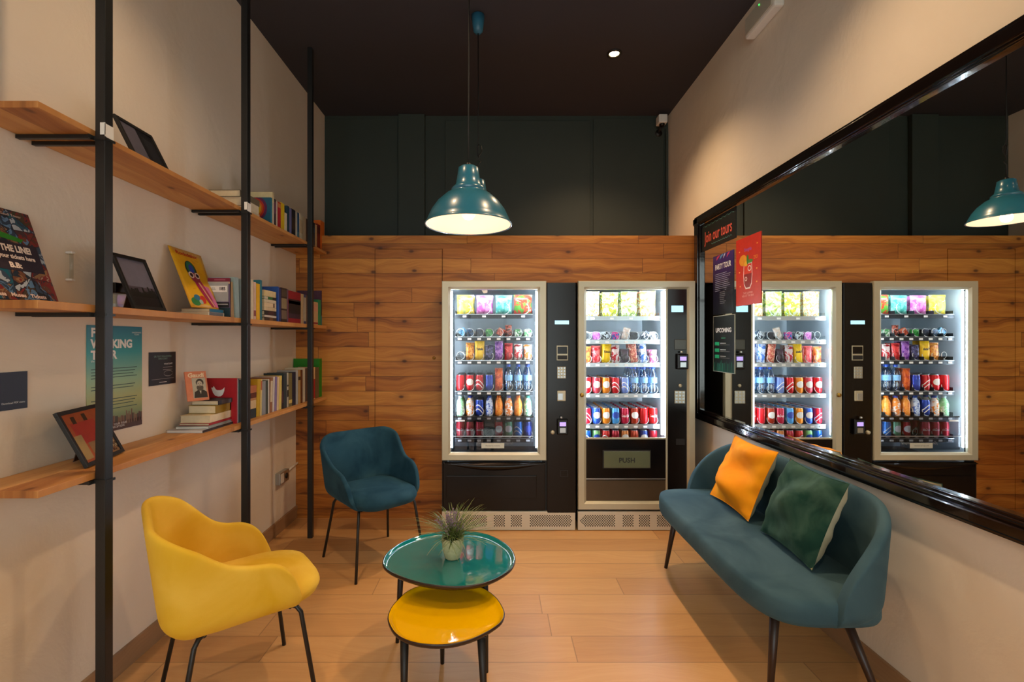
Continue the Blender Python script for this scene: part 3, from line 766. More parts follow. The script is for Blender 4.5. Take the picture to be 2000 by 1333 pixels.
def panel(name, label, cat, c0, c1, z0, z1, X, face, draw, th=.002, group=None):
    """thin printed panel parallel to a side wall, spanning depth c0..c1; face=+1 looks to +x, -1 to -x. draw in metres from the centre"""
    mb = MB(); Wd = abs(c1 - c0); Ht = z1 - z0; cy = (c0 + c1) / 2; cz = (z0 + z1) / 2
    mtx = T(X, cy, cz) @ (R(PI / 2, 'Z') if face > 0 else R(-PI / 2, 'Z')) @ R(PI / 2, 'X')
    draw(mb, mtx, Wd, Ht, th)
    o = mb.build(name); return tag(o, label, cat, group)


def lines(mb, m, x0, x1, ys, h, col, z, seed=1):
    r = random.Random(seed)
    for y in ys: rect(mb, m, x0, y, x0 + (x1 - x0) * (.7 + .3 * r.random()), y + h, col, z)


def grad_mat(name, stops):
    m, nt, p = base(name, rough=.35); tc = nn(nt, 'ShaderNodeTexCoord'); sp = nn(nt, 'ShaderNodeSeparateXYZ'); nt.links.new(tc.outputs['Generated'], sp.inputs[0])
    r = nn(nt, 'ShaderNodeValToRGB'); e = r.color_ramp.elements; e[0].position = stops[0][0]; e[0].color = lin(stops[0][1]); e[1].position = stops[-1][0]; e[1].color = lin(stops[-1][1])
    for a, c in stops[1:-1]: q = e.new(a); q.color = lin(c)
    nt.links.new(sp.outputs[2], r.inputs[0]); nt.links.new(r.outputs[0], p.inputs['Base Color']); M[name] = m; return m


def tour(mb, m, Wd, Ht, th):
    g = grad_mat('tour_print', [(0, '6a4430'), (.16, '7a8c5c'), (.3, 'a8a868'), (.5, '8cb08c'), (.75, '2c9494'), (1, '0c6c80')])
    mb.box((-Wd / 2, -Ht / 2, 0), (Wd / 2, Ht / 2, th), g, 0, m)
    x = -Wd / 2 + .018; z = th + .0006
    mb.text('FREE\nWALKING\nTOUR', .047, 'white', m @ T(x, Ht / 2 - .075, z), align='LEFT', bold=.0022, sx=.95)
    mb.text('the best of Barcelona', .012, 'white', m @ T(x, Ht / 2 - .142, z), align='LEFT')
    mb.text('SANDEMANS\nTOURS', .009, 'white', m @ T(Wd / 2 - .032, Ht / 2 - .03, z))
    for k, y in enumerate((.04, .028, .016, .004, -.03, -.042, -.085, -.097, -.109, -.125)):
        rect(mb, m, x, y, Wd / 2 - .03 - .01 * (k % 3), y + .003, '24443c', z)
    rect(mb, m, -Wd / 2, -Ht / 2, Wd / 2, -Ht / 2 + .035, '4a2c20', z)
    r = random.Random(2)
    for i in range(40):
        a = -Wd / 2 + Wd * i / 40; h = .02 + .025 * r.random() + (.03 if 26 < i < 33 and i % 2 else 0)
        rect(mb, m, a, -Ht / 2 + .02, a + Wd / 44, -Ht / 2 + .035 + h * .6, r.choice(['5a3424', '6c4a34', '3c3428', '7a5c40']), z + .0002 * (i % 2))
    mb.text('BOOK YOUR TOUR\nAT RECEPTION', .012, 'white', m @ T(0, -Ht / 2 + .02, z + .0008))


D = lambda px: 1.58 * F / (VX - px)
panel('tour_poster', 'teal and yellow walking tour poster on the left wall behind the post', 'poster', D(168), D(276), 1.02, 1.452, EL + .001, 1, tour)


def navy(mb, m, Wd, Ht, th):
    mb.box((-Wd / 2, -Ht / 2, 0), (Wd / 2, Ht / 2, th), bmat('1c1c2a'), 0, m)
    mb.text('Download PDF menu', .0085, 'white', m @ T(Wd * .18, -Ht * .32, th + .0005))


panel('navy_sign', 'dark navy sign on the left wall at the photo edge', 'sign', D(-40), D(52), 1.166, 1.289, EL + .001, 1, navy)


def dsign(mb, m, Wd, Ht, th):
    mb.box((-Wd / 2, -Ht / 2, 0), (Wd / 2, Ht / 2, th), bmat('1c1414'), 0, m); z = th + .0005
    mb.text('OR TEXT FOLLOWING\nINFO CHAT', .0115, bmat('7ca48c'), m @ T(0, Ht * .33, z))
    mb.text('WHATSAPP', .011, 'white', m @ T(Wd * .2, Ht * .13, z))
    for y in (.004, -.008): rect(mb, m, .0, y, Wd * .36, y + .0015, 'b0a8a0', z)
    n = 24; ring = [(Wd * .2 + .03 * math.cos(2 * PI * i / n), -.026 + .013 * math.sin(2 * PI * i / n)) for i in range(n)]
    for (a, b), (c, d) in zip(ring, ring[1:] + ring[:1]):
        mb.poly([m @ Vector(p) for p in ((a, b, z), (c, d, z), (c, d + .0016, z), (a, b + .0016, z))], bmat('b0a8a0'))
    rect(mb, m, -Wd * .42, -.05, Wd * .42, -.0488, 'a09890', z); rect(mb, m, -Wd * .14, -.066, Wd * .14, -.0635, 'd0c8c0', z)


panel('black_notice', 'small black notice on the left wall right of the tour poster', 'sign', D(290), D(342), 1.184, 1.338, EL + .001, 1, dsign)


# collage board on the middle shelf
def skip_board():
    t = thing('ticket_board', 'colourful collage board selling tickets, leaning on the middle shelf', 'board')
    BLv = Vector((-1.455, 1.13, zM + .003)); X = Vector((0, 1, 0)); Zv = Vector((-.105, 0, .297)).normalized(); n = X.cross(Zv).normalized()
    BLv = Vector((-1.45, 1.255, zM + .004))
    Wd, Ht = .30, .312
    m = Matrix.Translation(BLv) @ Matrix(((X.x, Zv.x, n.x, 0), (X.y, Zv.y, n.y, 0), (X.z, Zv.z, n.z, 0), (0, 0, 0, 1)))
    mb = MB(); mb.box((0, 0, -.004), (Wd, Ht, 0), bmat('2a2430'), 0, m)
    r = random.Random(11); nx, ny = 5, 5
    P = [[(Wd * i / nx + (r.uniform(-.018, .018) if 0 < i < nx else 0), Ht * j / ny + (r.uniform(-.018, .018) if 0 < j < ny else 0)) for j in range(ny + 1)] for i in range(nx + 1)]
    cols = ['26303c', '3c4a5c', '6a4434', '8c6a4c', '1c5c6c', 'a8b0b8', '4a3c30', '7a2c2c', '9c8c7c', '2c2c34', '5c7c9c', '3a4434', '48363a', '2e3f52']
    for i in range(nx):
        for j in range(ny):
            a, b, c, d = P[i][j], P[i + 1][j], P[i + 1][j + 1], P[i][j + 1]
            for tri in ((a, b, c), (a, c, d)) if (i + j) % 2 else ((a, b, d), (b, c, d)):
                cx = sum(p[0] for p in tri) / 3; cy = sum(p[1] for p in tri) / 3
                q = [m @ Vector((cx + (x - cx) * .95, cy + (y - cy) * .95, .0004)) for x, y in tri]
                mb.poly(q, pack('collage%d' % r.randrange(9), *r.sample(cols, 4), scale=22, rough=.35, seed=i))
    mb.poly([m @ Vector(p) for p in ((.10, .215, .0008), (.24, .20, .0008), (.25, .212, .0008), (.15, .235, .0008), (.10, .235, .0008))], bmat('2c7c24'))
    mb.box((.03, .10, .0004), (.285, .195, .0016), bmat('2c2430'), 0, m)
    mb.text('SKIP THE LINE!', .030, bmat('f4dccc'), m @ T(.19, .172, .0026), bold=.0014, sx=.72)
    mb.text('Buy your tickets here', .0195, bmat('f4dccc'), m @ T(.195, .145, .0026), bold=.0008, sx=.82)
    mb.text('B.B:', .024, bmat('f4dccc'), m @ T(.195, .116, .0026), bold=.0012)
    mb.text('Museu', .012, bmat('e8c8b8'), m @ T(.14, .292, .0026)); mb.text('Gaudí Tower', .012, bmat('e8c8b8'), m @ T(.235, .292, .0026)); mb.text('Casa   Museu   Tickets', .017, bmat('e8c8b8'), m @ T(.18, .016, .0026), bold=.0006)
    mb.build('printed_board', t)


skip_board()
# clear tube hook on the wall
t = thing('wall_hook', 'small clear tube handle fixed upright on the left wall', 'handle', (EL, 1.725, 1.665))
MB().tube([(.016, 0, -.05), (.016, 0, .05)], .006, 'clear_acrylic', 12).build('tube', t)
MB().box((.0005, -.008, .046), (.024, .008, .054), 'white_plastic', .002).box((.0005, -.008, -.054), (.024, .008, -.046), 'white_plastic', .002).build('mount', t)
# socket with surface conduit
t = thing('wall_socket', 'surface-mounted metal double socket low on the left wall', 'socket', (EL, 3.42, .40))
MB().box((.0005, -.075, -.042), (.035, .075, .042), 'steel', .004).build('housing', t); MB().box((.0355, -.068, -.034), (.039, -.02, .034), 'white_plastic', .002).build('rocker', t); MB().lathe([(0, 0), (.02, 0), (.02, .003), (0, .003)], 'black_matte', 16, T(.0355, .03, 0) @ R(PI / 2, 'Y')).build('outlet', t)
MB().tube([(.012, .075, .012), (.012, YW - 3.42 - .002, .03)], .008, 'white_plastic', 10).build('conduit', t)


# ------------------------------------------------------------------ upholstered shells
def shell(path, top, z0, lean, roundb=.05, nv=9, rake=None):
    """path: list of (point, outward normal) for the plan of the shell at its base; top(i): height; lean: outward drift per metre"""
    P = []
    for i, (p, n) in enumerate(path):
        h = top(i); col = []
        for j in range(nv):
            v = j / (nv - 1); zz = z0 + (h - z0) * v
            inb = roundb * max(0, 1 - (zz - z0) / roundb) ** 2 if roundb else 0
            off = lean * (zz - z0) - inb
            q = Vector((p[0] + n[0] * off, p[1] + n[1] * off, zz)); col.append(q)
        P.append(col)
    return P


def upath(hw, back, front, rad, n_arm=9, n_c=7, n_b=7):
    """U-shaped plan open at +y: from right arm front round the back to left arm front"""
    L = []
    for i in range(n_arm): L.append(((hw, front + (back + rad - front) * i / n_arm), (1, 0)))
    for i in range(n_c):
        a = -PI / 2 * i / n_c; L.append(((hw - rad + rad * math.cos(a), back + rad + rad * math.sin(a)), (math.cos(a), math.sin(a))))
    for i in range(n_b): L.append(((hw - rad - 2 * (hw - rad) * i / n_b, back), (0, -1)))
    for i in range(n_c + 1):
        a = -PI / 2 - PI / 2 * i / n_c; L.append(((-hw + rad + rad * math.cos(a), back + rad + rad * math.sin(a)), (math.cos(a), math.sin(a))))
    for i in range(1, n_arm + 1): L.append(((-hw, back + rad + (front - back - rad) * i / n_arm), (-1, 0)))
    return L


def rslab(mb, outline, z0, z1, m, r=.02, dome=.0):
    """cushion: plan outline with rounded edges"""
    n = len(outline); cx = sum(p[0] for p in outline) / n; cy = sum(p[1] for p in outline) / n
    rings = []
    prof = [(1, z0 + r * 0, r), (1, z0 + r * .3, r * .35), (1, z0 + r, 0), (1, z1 - r, 0), (1, z1 - r * .3, r * .3), (1, z1, r)]
    def ring(z, inset, k=1.0):
        out = []
        for i, (x, y) in enumerate(outline):
            d = Vector((x - cx, y - cy)); l = d.length; s = max(0, (l - inset) / l) * k
            out.append(Vector((cx + d.x * s, cy + d.y * s, z)))
        return out
    R_ = [ring(z0, r * 1.5, .0001)] + [ring(z, ins) for _, z, ins in prof] + [ring(z1 + dome * .5, r, .8), ring(z1 + dome * .9, r, .45), ring(z1 + dome, r, .0001)]
    k = mb.mi(m); V = [[mb.bm.verts.new(p) for p in rr] for rr in R_]
    for a, b in zip(V, V[1:]):
        for i in range(n):
            f = mb.bm.faces.new((a[i], a[(i + 1) % n], b[(i + 1) % n], b[i])); f.smooth = True; f.material_index = k
    bmesh.ops.remove_doubles(mb.bm, verts=mb.bm.verts[:], dist=.0008)
    return mb


def armchair(label, loc, rz, fab, group):
    t = thing('tub_chair', label, 'chair', loc, rz, group)
    path = upath(.222, -.235, .178, .075, n_arm=11, n_c=8, n_b=7)
    mid = len(path) // 2; dist = [0.0] * len(path)
    for i in range(mid + 1, len(path)): dist[i] = dist[i - 1] + (Vector(path[i][0]) - Vector(path[i - 1][0])).length
    for i in range(mid - 1, -1, -1): dist[i] = dist[i + 1] + (Vector(path[i + 1][0]) - Vector(path[i][0])).length
    def top(i):
        (x, y), n = path[i]
        if y > .03: return .425 + .18 * max(0, 1 - ((y - .03) / .1485) ** 2.1) ** .6
        return .605 + .045 * smooth(.04, -.14, y) + .135 * smooth(.385, .165, dist[i])
    P = shell(path, top, .392, .12, .05)
    mb = MB(); mb.grid(P, fab)
    o = mb.build('backrest_shell', t, sub=0)
    d = o.modifiers.new('solid', 'SOLIDIFY'); d.thickness = .028; d.offset = 0; d.use_even_offset = False
    d = o.modifiers.new('sub', 'SUBSURF'); d.levels = 2; d.render_levels = 2
    # seat: fills the shell and rolls over the front
    ol = []
    for i in range(40):
        a = 2 * PI * i / 40; c, s = math.cos(a), math.sin(a); e = .42
        x = .218 * abs(c) ** e * (1 if c > 0 else -1); y = (.275 if s > 0 else .215) * abs(s) ** (.62 if s > 0 else e) * (1 if s > 0 else -1)
        ol.append((x * (1 if y < .1 else 1 - .12 * ((y - .1) / .17) ** 2), y + .01))
    rslab(MB(), ol, .388, .468, fab, .034, .012).build('seat', t)
    for sx in (-1, 1):
        MB().tube([(sx * .17, .15, .388), (sx * .183, .168, .382), (sx * .191, .182, .360), (sx * .232, .232, .001)], .0085, 'black_metal', 10).build('leg', t)
        MB().tube([(sx * .17, -.13, .388), (sx * .183, -.148, .382), (sx * .191, -.162, .360), (sx * .232, -.228, .001)], .0085, 'black_metal', 10).build('leg', t)
    MB().tube([(-.17, .15, .380), (.17, .15, .380)], .008, 'black_metal', 8).tube([(-.17, -.13, .380), (.17, -.13, .380)], .008, 'black_metal', 8).build('seat_support', t)
    return t


fx, fy = .676, -.739
armchair('dark teal velvet tub chair by the timber wall, left of the machines', (-.789, 3.005, 0), math.atan2(fy, fx) - PI / 2, 'teal_velvet', 'velvet tub chairs')
fx, fy = .778, .629
armchair('yellow velvet tub chair in front of the shelves', (-1.006, 1.818, 0), math.atan2(fy, fx) - PI / 2, 'yellow_velvet', 'velvet tub chairs')


# sofa; local frame: +y is the sitting direction (towards -X in the room), x along its length
def bench_sofa():
    t = thing('bench_sofa', 'blue-grey velvet two-seat bench sofa along the right wall', 'sofa', (1.235, 2.325, 0), PI / 2)
    # seat outline (x length half .655, y from -.22 (wall side) to +.265 (room side))
    ol = []; N = 64
    for i in range(N):
        a = 2 * PI * i / N; c, s = math.cos(a), math.sin(a)
        x = .655 * abs(c) ** .36 * (1 if c > 0 else -1); y = (.27 if s > 0 else .23) * abs(s) ** .5 * (1 if s > 0 else -1)
        ol.append((x, y))
    rslab(MB(), ol, .355, .458, 'sofa_velvet', .024, .008).build('seat', t)
    path = upath(.655, -.215, .02, .19, n_arm=6, n_c=10, n_b=14)
    n = len(path)
    def top(i):
        (x, y), nn_ = path[i]
        # arc length from the open end
        d = 0
        j = i if i < n / 2 else n - 1 - i
        for k in range(j): d += (Vector(path[k + 1][0]) - Vector(path[k][0])).length
        u = min(1, d / .40)
        return .42 + .375 * (1 - (1 - u) ** 2.0) ** .62
    P = shell(path, top, .36, .07, .05)
    o = MB().grid(P, 'sofa_velvet').build('backrest', t)
    d = o.modifiers.new('solid', 'SOLIDIFY'); d.thickness = .042; d.offset = 0
    d = o.modifiers.new('sub', 'SUBSURF'); d.levels = 2; d.render_levels = 2
    for x0, y0, x1, y1 in ((-.50, .15, -.545, .20), (.50, .15, .545, .20), (-.50, -.10, -.66, -.17), (.50, -.10, .66, -.17)):
        MB().tube([(x0, y0, .37), (x1, y1, .001)], .019, 'wenge', 14, r1=.010).build('leg', t)
    return t


mat('wenge', '2a1a14', .4, var=.3, scale=30)
bench_sofa()


def cushion(label, BL, BR, TL, m1, m2, thick=.065, seed=0, wr=.006, sm=None):
    """throw cushion: lower edge BL-BR, upper-left TL, front half m1, rear half m2"""
    BL, BR, TL = Vector(BL), Vector(BR), Vector(TL); X = (BR - BL) / 2; Z = (TL - BL) / 2; n = X.cross(Z).normalized(); c = (BR + TL) / 2
    t = thing('throw_cushion', label, 'cushion')
    r = random.Random(seed); N = 26
    waves = [(r.uniform(-6, 6), r.uniform(-6, 6), r.uniform(0, 6), r.uniform(.4, 1)) for _ in range(7)]
    def side(sg, m, name):
        G = []
        for i in range(N + 1):
            row_ = []
            for j in range(N + 1):
                u = -1 + 2 * i / N; v = -1 + 2 * j / N
                eu = 1 - .07 * (1 - v * v) ; ev = 1 - .07 * (1 - u * u)
                prof = max(0, (1 - u ** 4)) ** .55 * max(0, (1 - v ** 4)) ** .55 * (.55 + .45 * (1 - u * u) * (1 - v * v) + .12)
                wv = sum(a * math.sin(p * u + q * v + ph) for p, q, ph, a in waves) * wr * min(1, prof * 1.5)
                # seam puckers
                pk = .004 * math.sin(14 * (u if abs(v) > abs(u) else v) + seed) * (max(abs(u), abs(v)) ** 6) * prof * 4
                row_.append(c + X * (u * eu) + Z * (v * ev) + n * (sg * thick * (1.35 if sg < 0 else .8) * prof + wv * (1 if sg > 0 else -.3) + pk))
            G.append(row_)
        MB().grid(G, m).build(name, t)
    side(1, m1, 'front_cover'); side(-1, m2, 'back_cover')
    pts = [c + X * (u * (1 - .07 * (1 - v * v))) + Z * (v * (1 - .07 * (1 - u * u))) for u, v in [(-1 + 2 * i / 20, -1) for i in range(20)] + [(1, -1 + 2 * i / 20) for i in range(20)] + [(1 - 2 * i / 20, 1) for i in range(20)] + [(-1, 1 - 2 * i / 20) for i in range(21)]]
    MB().tube(pts, .0018, sm or m1, 6, caps=False).build('seam', t)


cushion('orange-yellow velvet cushion leaning on the sofa back', (1.275, 2.80, .475), (1.275, 2.375, .475), (1.405, 2.765, .835), 'orange_velvet', 'cream_cloth', seed=3, wr=.014, thick=.06)
cushion('dark green velvet cushion with cream back, nearer on the sofa', (1.275, 2.265, .475), (1.255, 1.865, .475), (1.40, 2.235, .83), 'green_velvet', 'cream_cloth', seed=8, thick=.07, wr=.009)


# ------------------------------------------------------------------ coffee tables
def px_outline(pts, z):
    return [onz(720 + a / 3.481, 950 + b / 3.481, z) for a, b in pts]


def resample(P, n=72):
    # closed Catmull-Rom
    out = []; k = len(P); per = 6
    for i in range(k):
        p0, p1, p2, p3 = (Vector(P[(i + j - 1) % k]) for j in range(4))
        for s in range(per):
            u = s / per
            out.append(.5 * ((2 * p1) + (p2 - p0) * u + (2 * p0 - 5 * p1 + 4 * p2 - p3) * u * u + (3 * p1 - p0 - 3 * p2 + p3) * u ** 3))
    return out


def coffee_table(label, outline, z, enamel, legs, group):
    P = resample(outline); n = len(P); c = sum(P, Vector((0, 0))) / n
    t = thing('coffee_table', label, 'coffee table', (c.x, c.y, 0), 0, group)
    Q = [p - c for p in P]
    def ring(ins, zz): return [Vector((q.x * (1 - ins / q.length), q.y * (1 - ins / q.length), zz)) for q in Q]
    def loft(rings, m, cap_first=False, cap_last=True):
        mb = MB(); k = mb.mi(m); V = [[mb.bm.verts.new(p) for p in r_] for r_ in rings]
        for a, b in zip(V, V[1:]):
            for i in range(n):
                f = mb.bm.faces.new((a[i], a[(i + 1) % n], b[(i + 1) % n], b[i])); f.smooth = True; f.material_index = k
        if cap_last: mb.bm.faces.new(V[-1]).material_index = k
        if cap_first: mb.bm.faces.new(V[0][::-1]).material_index = k
        return mb
    loft([ring(.004, z), ring(.008, z - .001), ring(.014, z - .008), ring(.022, z - .0115), ring(.03, z - .012)], enamel).build('enamel_tray', t)
    loft([ring(.004, z + .0005), ring(.001, z), ring(0, z - .003), ring(.001, z - .010), ring(.012, z - .020), ring(.03, z - .024)], 'table_rim').build('tabletop_rim', t)
    for (tx, ty), (bx, by) in legs:
        MB().tube([(tx - c.x, ty - c.y, z - .022), (bx - c.x, by - c.y, .001)], .0155, 'black_matte', 14, r1=.0085).build('leg', t)
        MB().box((tx - c.x - .018, ty - c.y - .018, z - .027), (tx - c.x + .018, ty - c.y + .018, z - .0225), 'black_matte', .002).build('mounting_plate', t)
    return t


zt_, zy_ = .45, .375
teal = [(93, 530), (105, 480), (150, 430), (230, 380), (340, 338), (450, 315), (560, 305), (680, 308), (770, 320), (850, 345), (930, 390), (980, 440), (999, 500), (975, 560), (920, 605), (840, 645), (740, 673), (620, 686), (500, 683), (380, 668), (280, 642), (180, 605), (120, 570)]
yel = [(128, 900), (150, 830), (200, 770), (260, 718), (340, 682), (450, 662), (600, 660), (700, 672), (790, 700), (860, 750), (905, 810), (926, 870), (905, 925), (850, 970), (780, 1010), (700, 1045), (600, 1072), (500, 1084), (400, 1082), (300, 1066), (210, 1030), (155, 975)]
coffee_table('taller coffee table with glossy teal enamel top, holding the potted plant', px_outline(teal, zt_), zt_, 'teal_enamel',
             [((-.43, 2.13), onz(776, 1256, 0)), ((-.05, 1.965), (-.043, 1.968)), ((-.12, 2.28), (-.09, 2.34))], 'nest of two coffee tables')
coffee_table('lower coffee table with glossy yellow enamel top, tucked under the teal one', px_outline(yel, zy_), zy_, 'yellow_enamel',
             [((-.325, 1.655), (-.322, 1.625)), ((-.055, 1.66), (-.037, 1.64)), ((-.225, 1.93), onz(864, 1297, 0))], 'nest of two coffee tables')

# potted plant
t = thing('potted_plant', 'small potted grass plant with purple sprigs on the teal table', 'plant', (*onz(884, 1090, zt_ - .0095), zt_ - .0115))
pot = mat('speckled_pot', 'b4b48c', .5, var=.25, scale=90)
MB().lathe([(0, 0), (.028, 0), (.034, .006), (.044, .04), (.048, .075), (.0485, .094), (.044, .094), (.043, .08), (0, .08)], pot, 28).build('pot', t)
MB().lathe([(0, .084), (.025, .086), (.042, .0825)], mat('soil', '2a1e14', .9), 16).build('soil', t)
r = random.Random(21)


def blades(n, m, name, lmin, lmax, wd, zb=.084, droop=1.0, spread=1.0):
    mb = MB(); k = mb.mi(m)
    for _ in range(n):
        a = r.uniform(0, 2 * PI); el = r.uniform(.15, 1.25) * spread; L = r.uniform(lmin, lmax); b = Vector((r.uniform(-.025, .025), r.uniform(-.025, .025), zb))
        d = Vector((math.cos(a) * math.sin(el), math.sin(a) * math.sin(el), math.cos(el))); side = Vector((-math.sin(a), math.cos(a), 0)); pts = []
        tw = r.uniform(-.8, .8)
        for i in range(8):
            u = i / 7; p = b + d * L * u + Vector((math.cos(a), math.sin(a), 0)) * L * .18 * u * u - Vector((0, 0, 1)) * L * .30 * droop * u ** 2.2
            p += side * L * .12 * tw * u * u
            w_ = wd * (1 - u) ** .7 * (.5 + u * .5) + .0003; pts.append((p - side * w_, p + Vector((0, 0, w_ * .5)), p + side * w_))
        V = [[mb.bm.verts.new(q) for q in row_] for row_ in pts]
        for A, B in zip(V, V[1:]):
            for j in range(2): f = mb.bm.faces.new((A[j], A[j + 1], B[j + 1], B[j])); f.material_index = k; f.smooth = True
    mb.build(name, t, flip=True)


blades(150, mat('grass_green', '5c7434', .5, var=.3, scale=30), 'foliage', .10, .21, .0026)
blades(70, mat('grass_pale', '8c9458', .5, var=.3, scale=30), 'pale_blades', .12, .25, .0017, spread=1.1)
blades(60, mat('grass_dark', '33452a', .5, var=.3), 'inner_leaves', .04, .10, .0032)
mb = MB(); lav = mat('lavender', '8c748c', .7, var=.3)
for _ in range(40):
    a = r.uniform(0, 2 * PI); el = r.uniform(.05, .8); L = r.uniform(.06, .13); d = Vector((math.cos(a) * math.sin(el), math.sin(a) * math.sin(el), math.cos(el)))
    b = Vector((0, 0, .084))
    mb.tube([b + d * .02, b + d * L], .0006, 'grass_green', 4)
    for i in range(7):
        p = b + d * (L - .035 + .006 * i); q = Vector((r.uniform(-1, 1), r.uniform(-1, 1), r.uniform(-1, 1))) * .004
        mb.box(tuple(p + q - Vector((.0022,) * 3)), tuple(p + q + Vector((.0022,) * 3)), lav)
mb.build('flower_sprigs', t)

# ------------------------------------------------------------------ mirror on the right wall
def XR(px, X): return X * F / (px - VX)
t = thing('wall_mirror', 'huge mirror in a black lacquered frame on the right wall', 'mirror', (0, 0, 0))
FX = 1.53; y0m, y1m = .62, 3.66; zb0, zb1, zt0, zt1 = .79, .872, 2.275, 2.347
mb = MB()
def prof_rail(z0, z1, ya, yb, low):
    mb.box((FX + .012, ya, z0), (ER - .001, yb, z1), 'black_lacquer', .003)
    zc = (z0 + z1) / 2
    mb.box((FX, ya, z0 + .012), (FX + .014, yb, z1 - .03 if low else z1 - .014), 'black_lacquer', .006)
    mb.box((FX + .006, ya, (z1 - .022) if low else (z0 + .004)), (FX + .02, yb, (z1 - .010) if low else (z0 + .014)), 'black_lacquer', .004)
prof_rail(zb0, zb1, y0m, y1m, True); prof_rail(zt0, zt1, y0m, y1m, False)
for ya, yb in ((y1m - .10, y1m), (y0m, y0m + .08)):
    mb.box((FX + .012, ya, zb0), (ER - .001, yb, zt1), 'black_lacquer', .003); mb.box((FX, ya + .02, zb0 + .012), (FX + .014, yb - .02, zt1 - .012), 'black_lacquer', .006)
mb.build('frame', t)
MB().box((ER - .014, y0m + .04, zb1 - .02), (ER - .008, y1m - .05, zt0 + .02), 'mirror').build('mirror_glass', t)
MX = ER - .0155


def party(mb, m, Wd, Ht, th):
    mb.box((-Wd / 2, -Ht / 2, 0), (Wd / 2, Ht / 2, th), grad_mat('party_print', [(0, '141418'), (.5, '1c1830'), (.8, '2c2060'), (1, '3c2c70')]), 0, m); z = th + .0005
    for i, (c, w_) in enumerate((('c83c5c', .05), ('5c9cc8', .05), ('c8c8d8', .03), ('c83c5c', .04))):
        x = -Wd / 2 + .05 + i * .05; mb.poly([m @ Vector(p) for p in ((x, Ht / 2 - .035, z), (x + w_, Ht / 2 - .01, z), (x + w_, Ht / 2, z), (x + .01, Ht / 2 - .012, z))], bmat(c))
    mb.text('PARTY TOUR', .052, 'white', m @ T(0, Ht / 2 - .085, z), bold=.001, sx=.72)
    lines(mb, m, -Wd * .4, Wd * .4, [Ht / 2 - .135 - .013 * i for i in range(10)], .003, '9c9cb0', z)
    lines(mb, m, -Wd * .15, Wd * .15, [-.03 - .013 * i for i in range(9)], .003, '8c8c90', z, 3)


def sangria(mb, m, Wd, Ht, th):
    mb.box((-Wd / 2, -Ht / 2, 0), (Wd / 2, Ht / 2, th), bmat('c42c18'), 0, m); z = th + .0005
    def ell(cx, cy, rx, ry, c, zz, a0=0, a1=2 * PI, n=24): mb.poly([m @ Vector((cx + rx * math.cos(a0 + (a1 - a0) * i / n), cy + ry * math.sin(a0 + (a1 - a0) * i / n), zz)) for i in range(n)], bmat(c))
    mb.text('Sangria', .03, bmat('a84c90'), m @ T(0, Ht / 2 - .08, z), bold=.001)
    # glass outline
    def cup(s, c, zz): mb.poly([m @ Vector((x * s, -.03 + (y) * s, zz)) for x, y in ((-.042, .07), (.042, .07), (.046, .0), (.040, -.05), (.022, -.075), (-.022, -.075), (-.040, -.05), (-.046, 0))], bmat(c))
    cup(1.12, 'f0dcd0', z); cup(1.0, 'd83820', z + .0003)
    mb.poly([m @ Vector(p) for p in ((-.045, -.02, z + .0005), (.047, -.02, z + .0005), (.040, -.078, z + .0005), (.022, -.105, z + .0005), (-.022, -.105, z + .0005), (-.040, -.078, z + .0005))], bmat('8c1410'))
    ell(-.055, .07, .045, .035, 'e09020', z + .0008); ell(-.02, .045, .02, .016, 'e8b030', z + .001); ell(.0, .068, .012, .03, '3c7c2c', z + .0012); ell(.03, .055, .03, .011, '4c8c34', z + .0014)
    ell(.022, .012, .02, .018, 'f0dcd0', z + .001); ell(.022, .012, .014, .012, 'c43820', z + .0013); ell(-.02, -.05, .014, .014, 'f0d8c8', z + .001); ell(-.02, -.05, .009, .009, 'a01c10', z + .0013)
    mb.text('2X1', .03, bmat('f0a020'), m @ T(.09, .07, z)); mb.text('THIS SUMMER\nASK AT THE BAR', .018, bmat('f0b0a0'), m @ T(0, -Ht / 2 + .065, z))
    for x, y in ((-.1, .0), (.1, .0), (-.09, -.09), (.1, -.08), (.105, .15), (-.1, .13)): ell(x, y, .008, .005, 'e8a040', z, n=6)


def upcoming(mb, m, Wd, Ht, th):
    mb.box((-Wd / 2 - .004, -Ht / 2 - .004, -.0005), (Wd / 2 + .004, Ht / 2 + .004, th - .0005), bmat('a8a898'), 0, m)
    mb.box((-Wd / 2, -Ht / 2, 0), (Wd / 2, Ht / 2, th), bmat('0e1412'), 0, m); z = th + .0005
    mb.text('UPCOMING', .042, 'white', m @ T(0, Ht / 2 - .10, z), bold=.0012)
    rect(mb, m, -.03, Ht / 2 - .155, .03, Ht / 2 - .15, '2c8c5c', z)
    for y in (.0, -.045, -.09):
        rect(mb, m, -Wd * .42, y - .012, -Wd * .2, y + .012, '1c9c64', z); rect(mb, m, -Wd * .15, y + .002, Wd * .12, y + .006, 'c8c8c0', z); rect(mb, m, -Wd * .15, y - .008, Wd * .3, y - .006, '8c8c88', z)
    r_ = random.Random(4)
    for i in range(12):
        x = -Wd / 2 + Wd * i / 12; mb.poly([m @ Vector(p) for p in ((x, -Ht / 2, z), (x + .02, -Ht / 2, z), (x + .024, -Ht / 2 + .05 + .04 * r_.random(), z), (x + .008, -Ht / 2 + .06, z))], bmat(r_.choice(['14503c', '0f3a30', '1c6450'])))


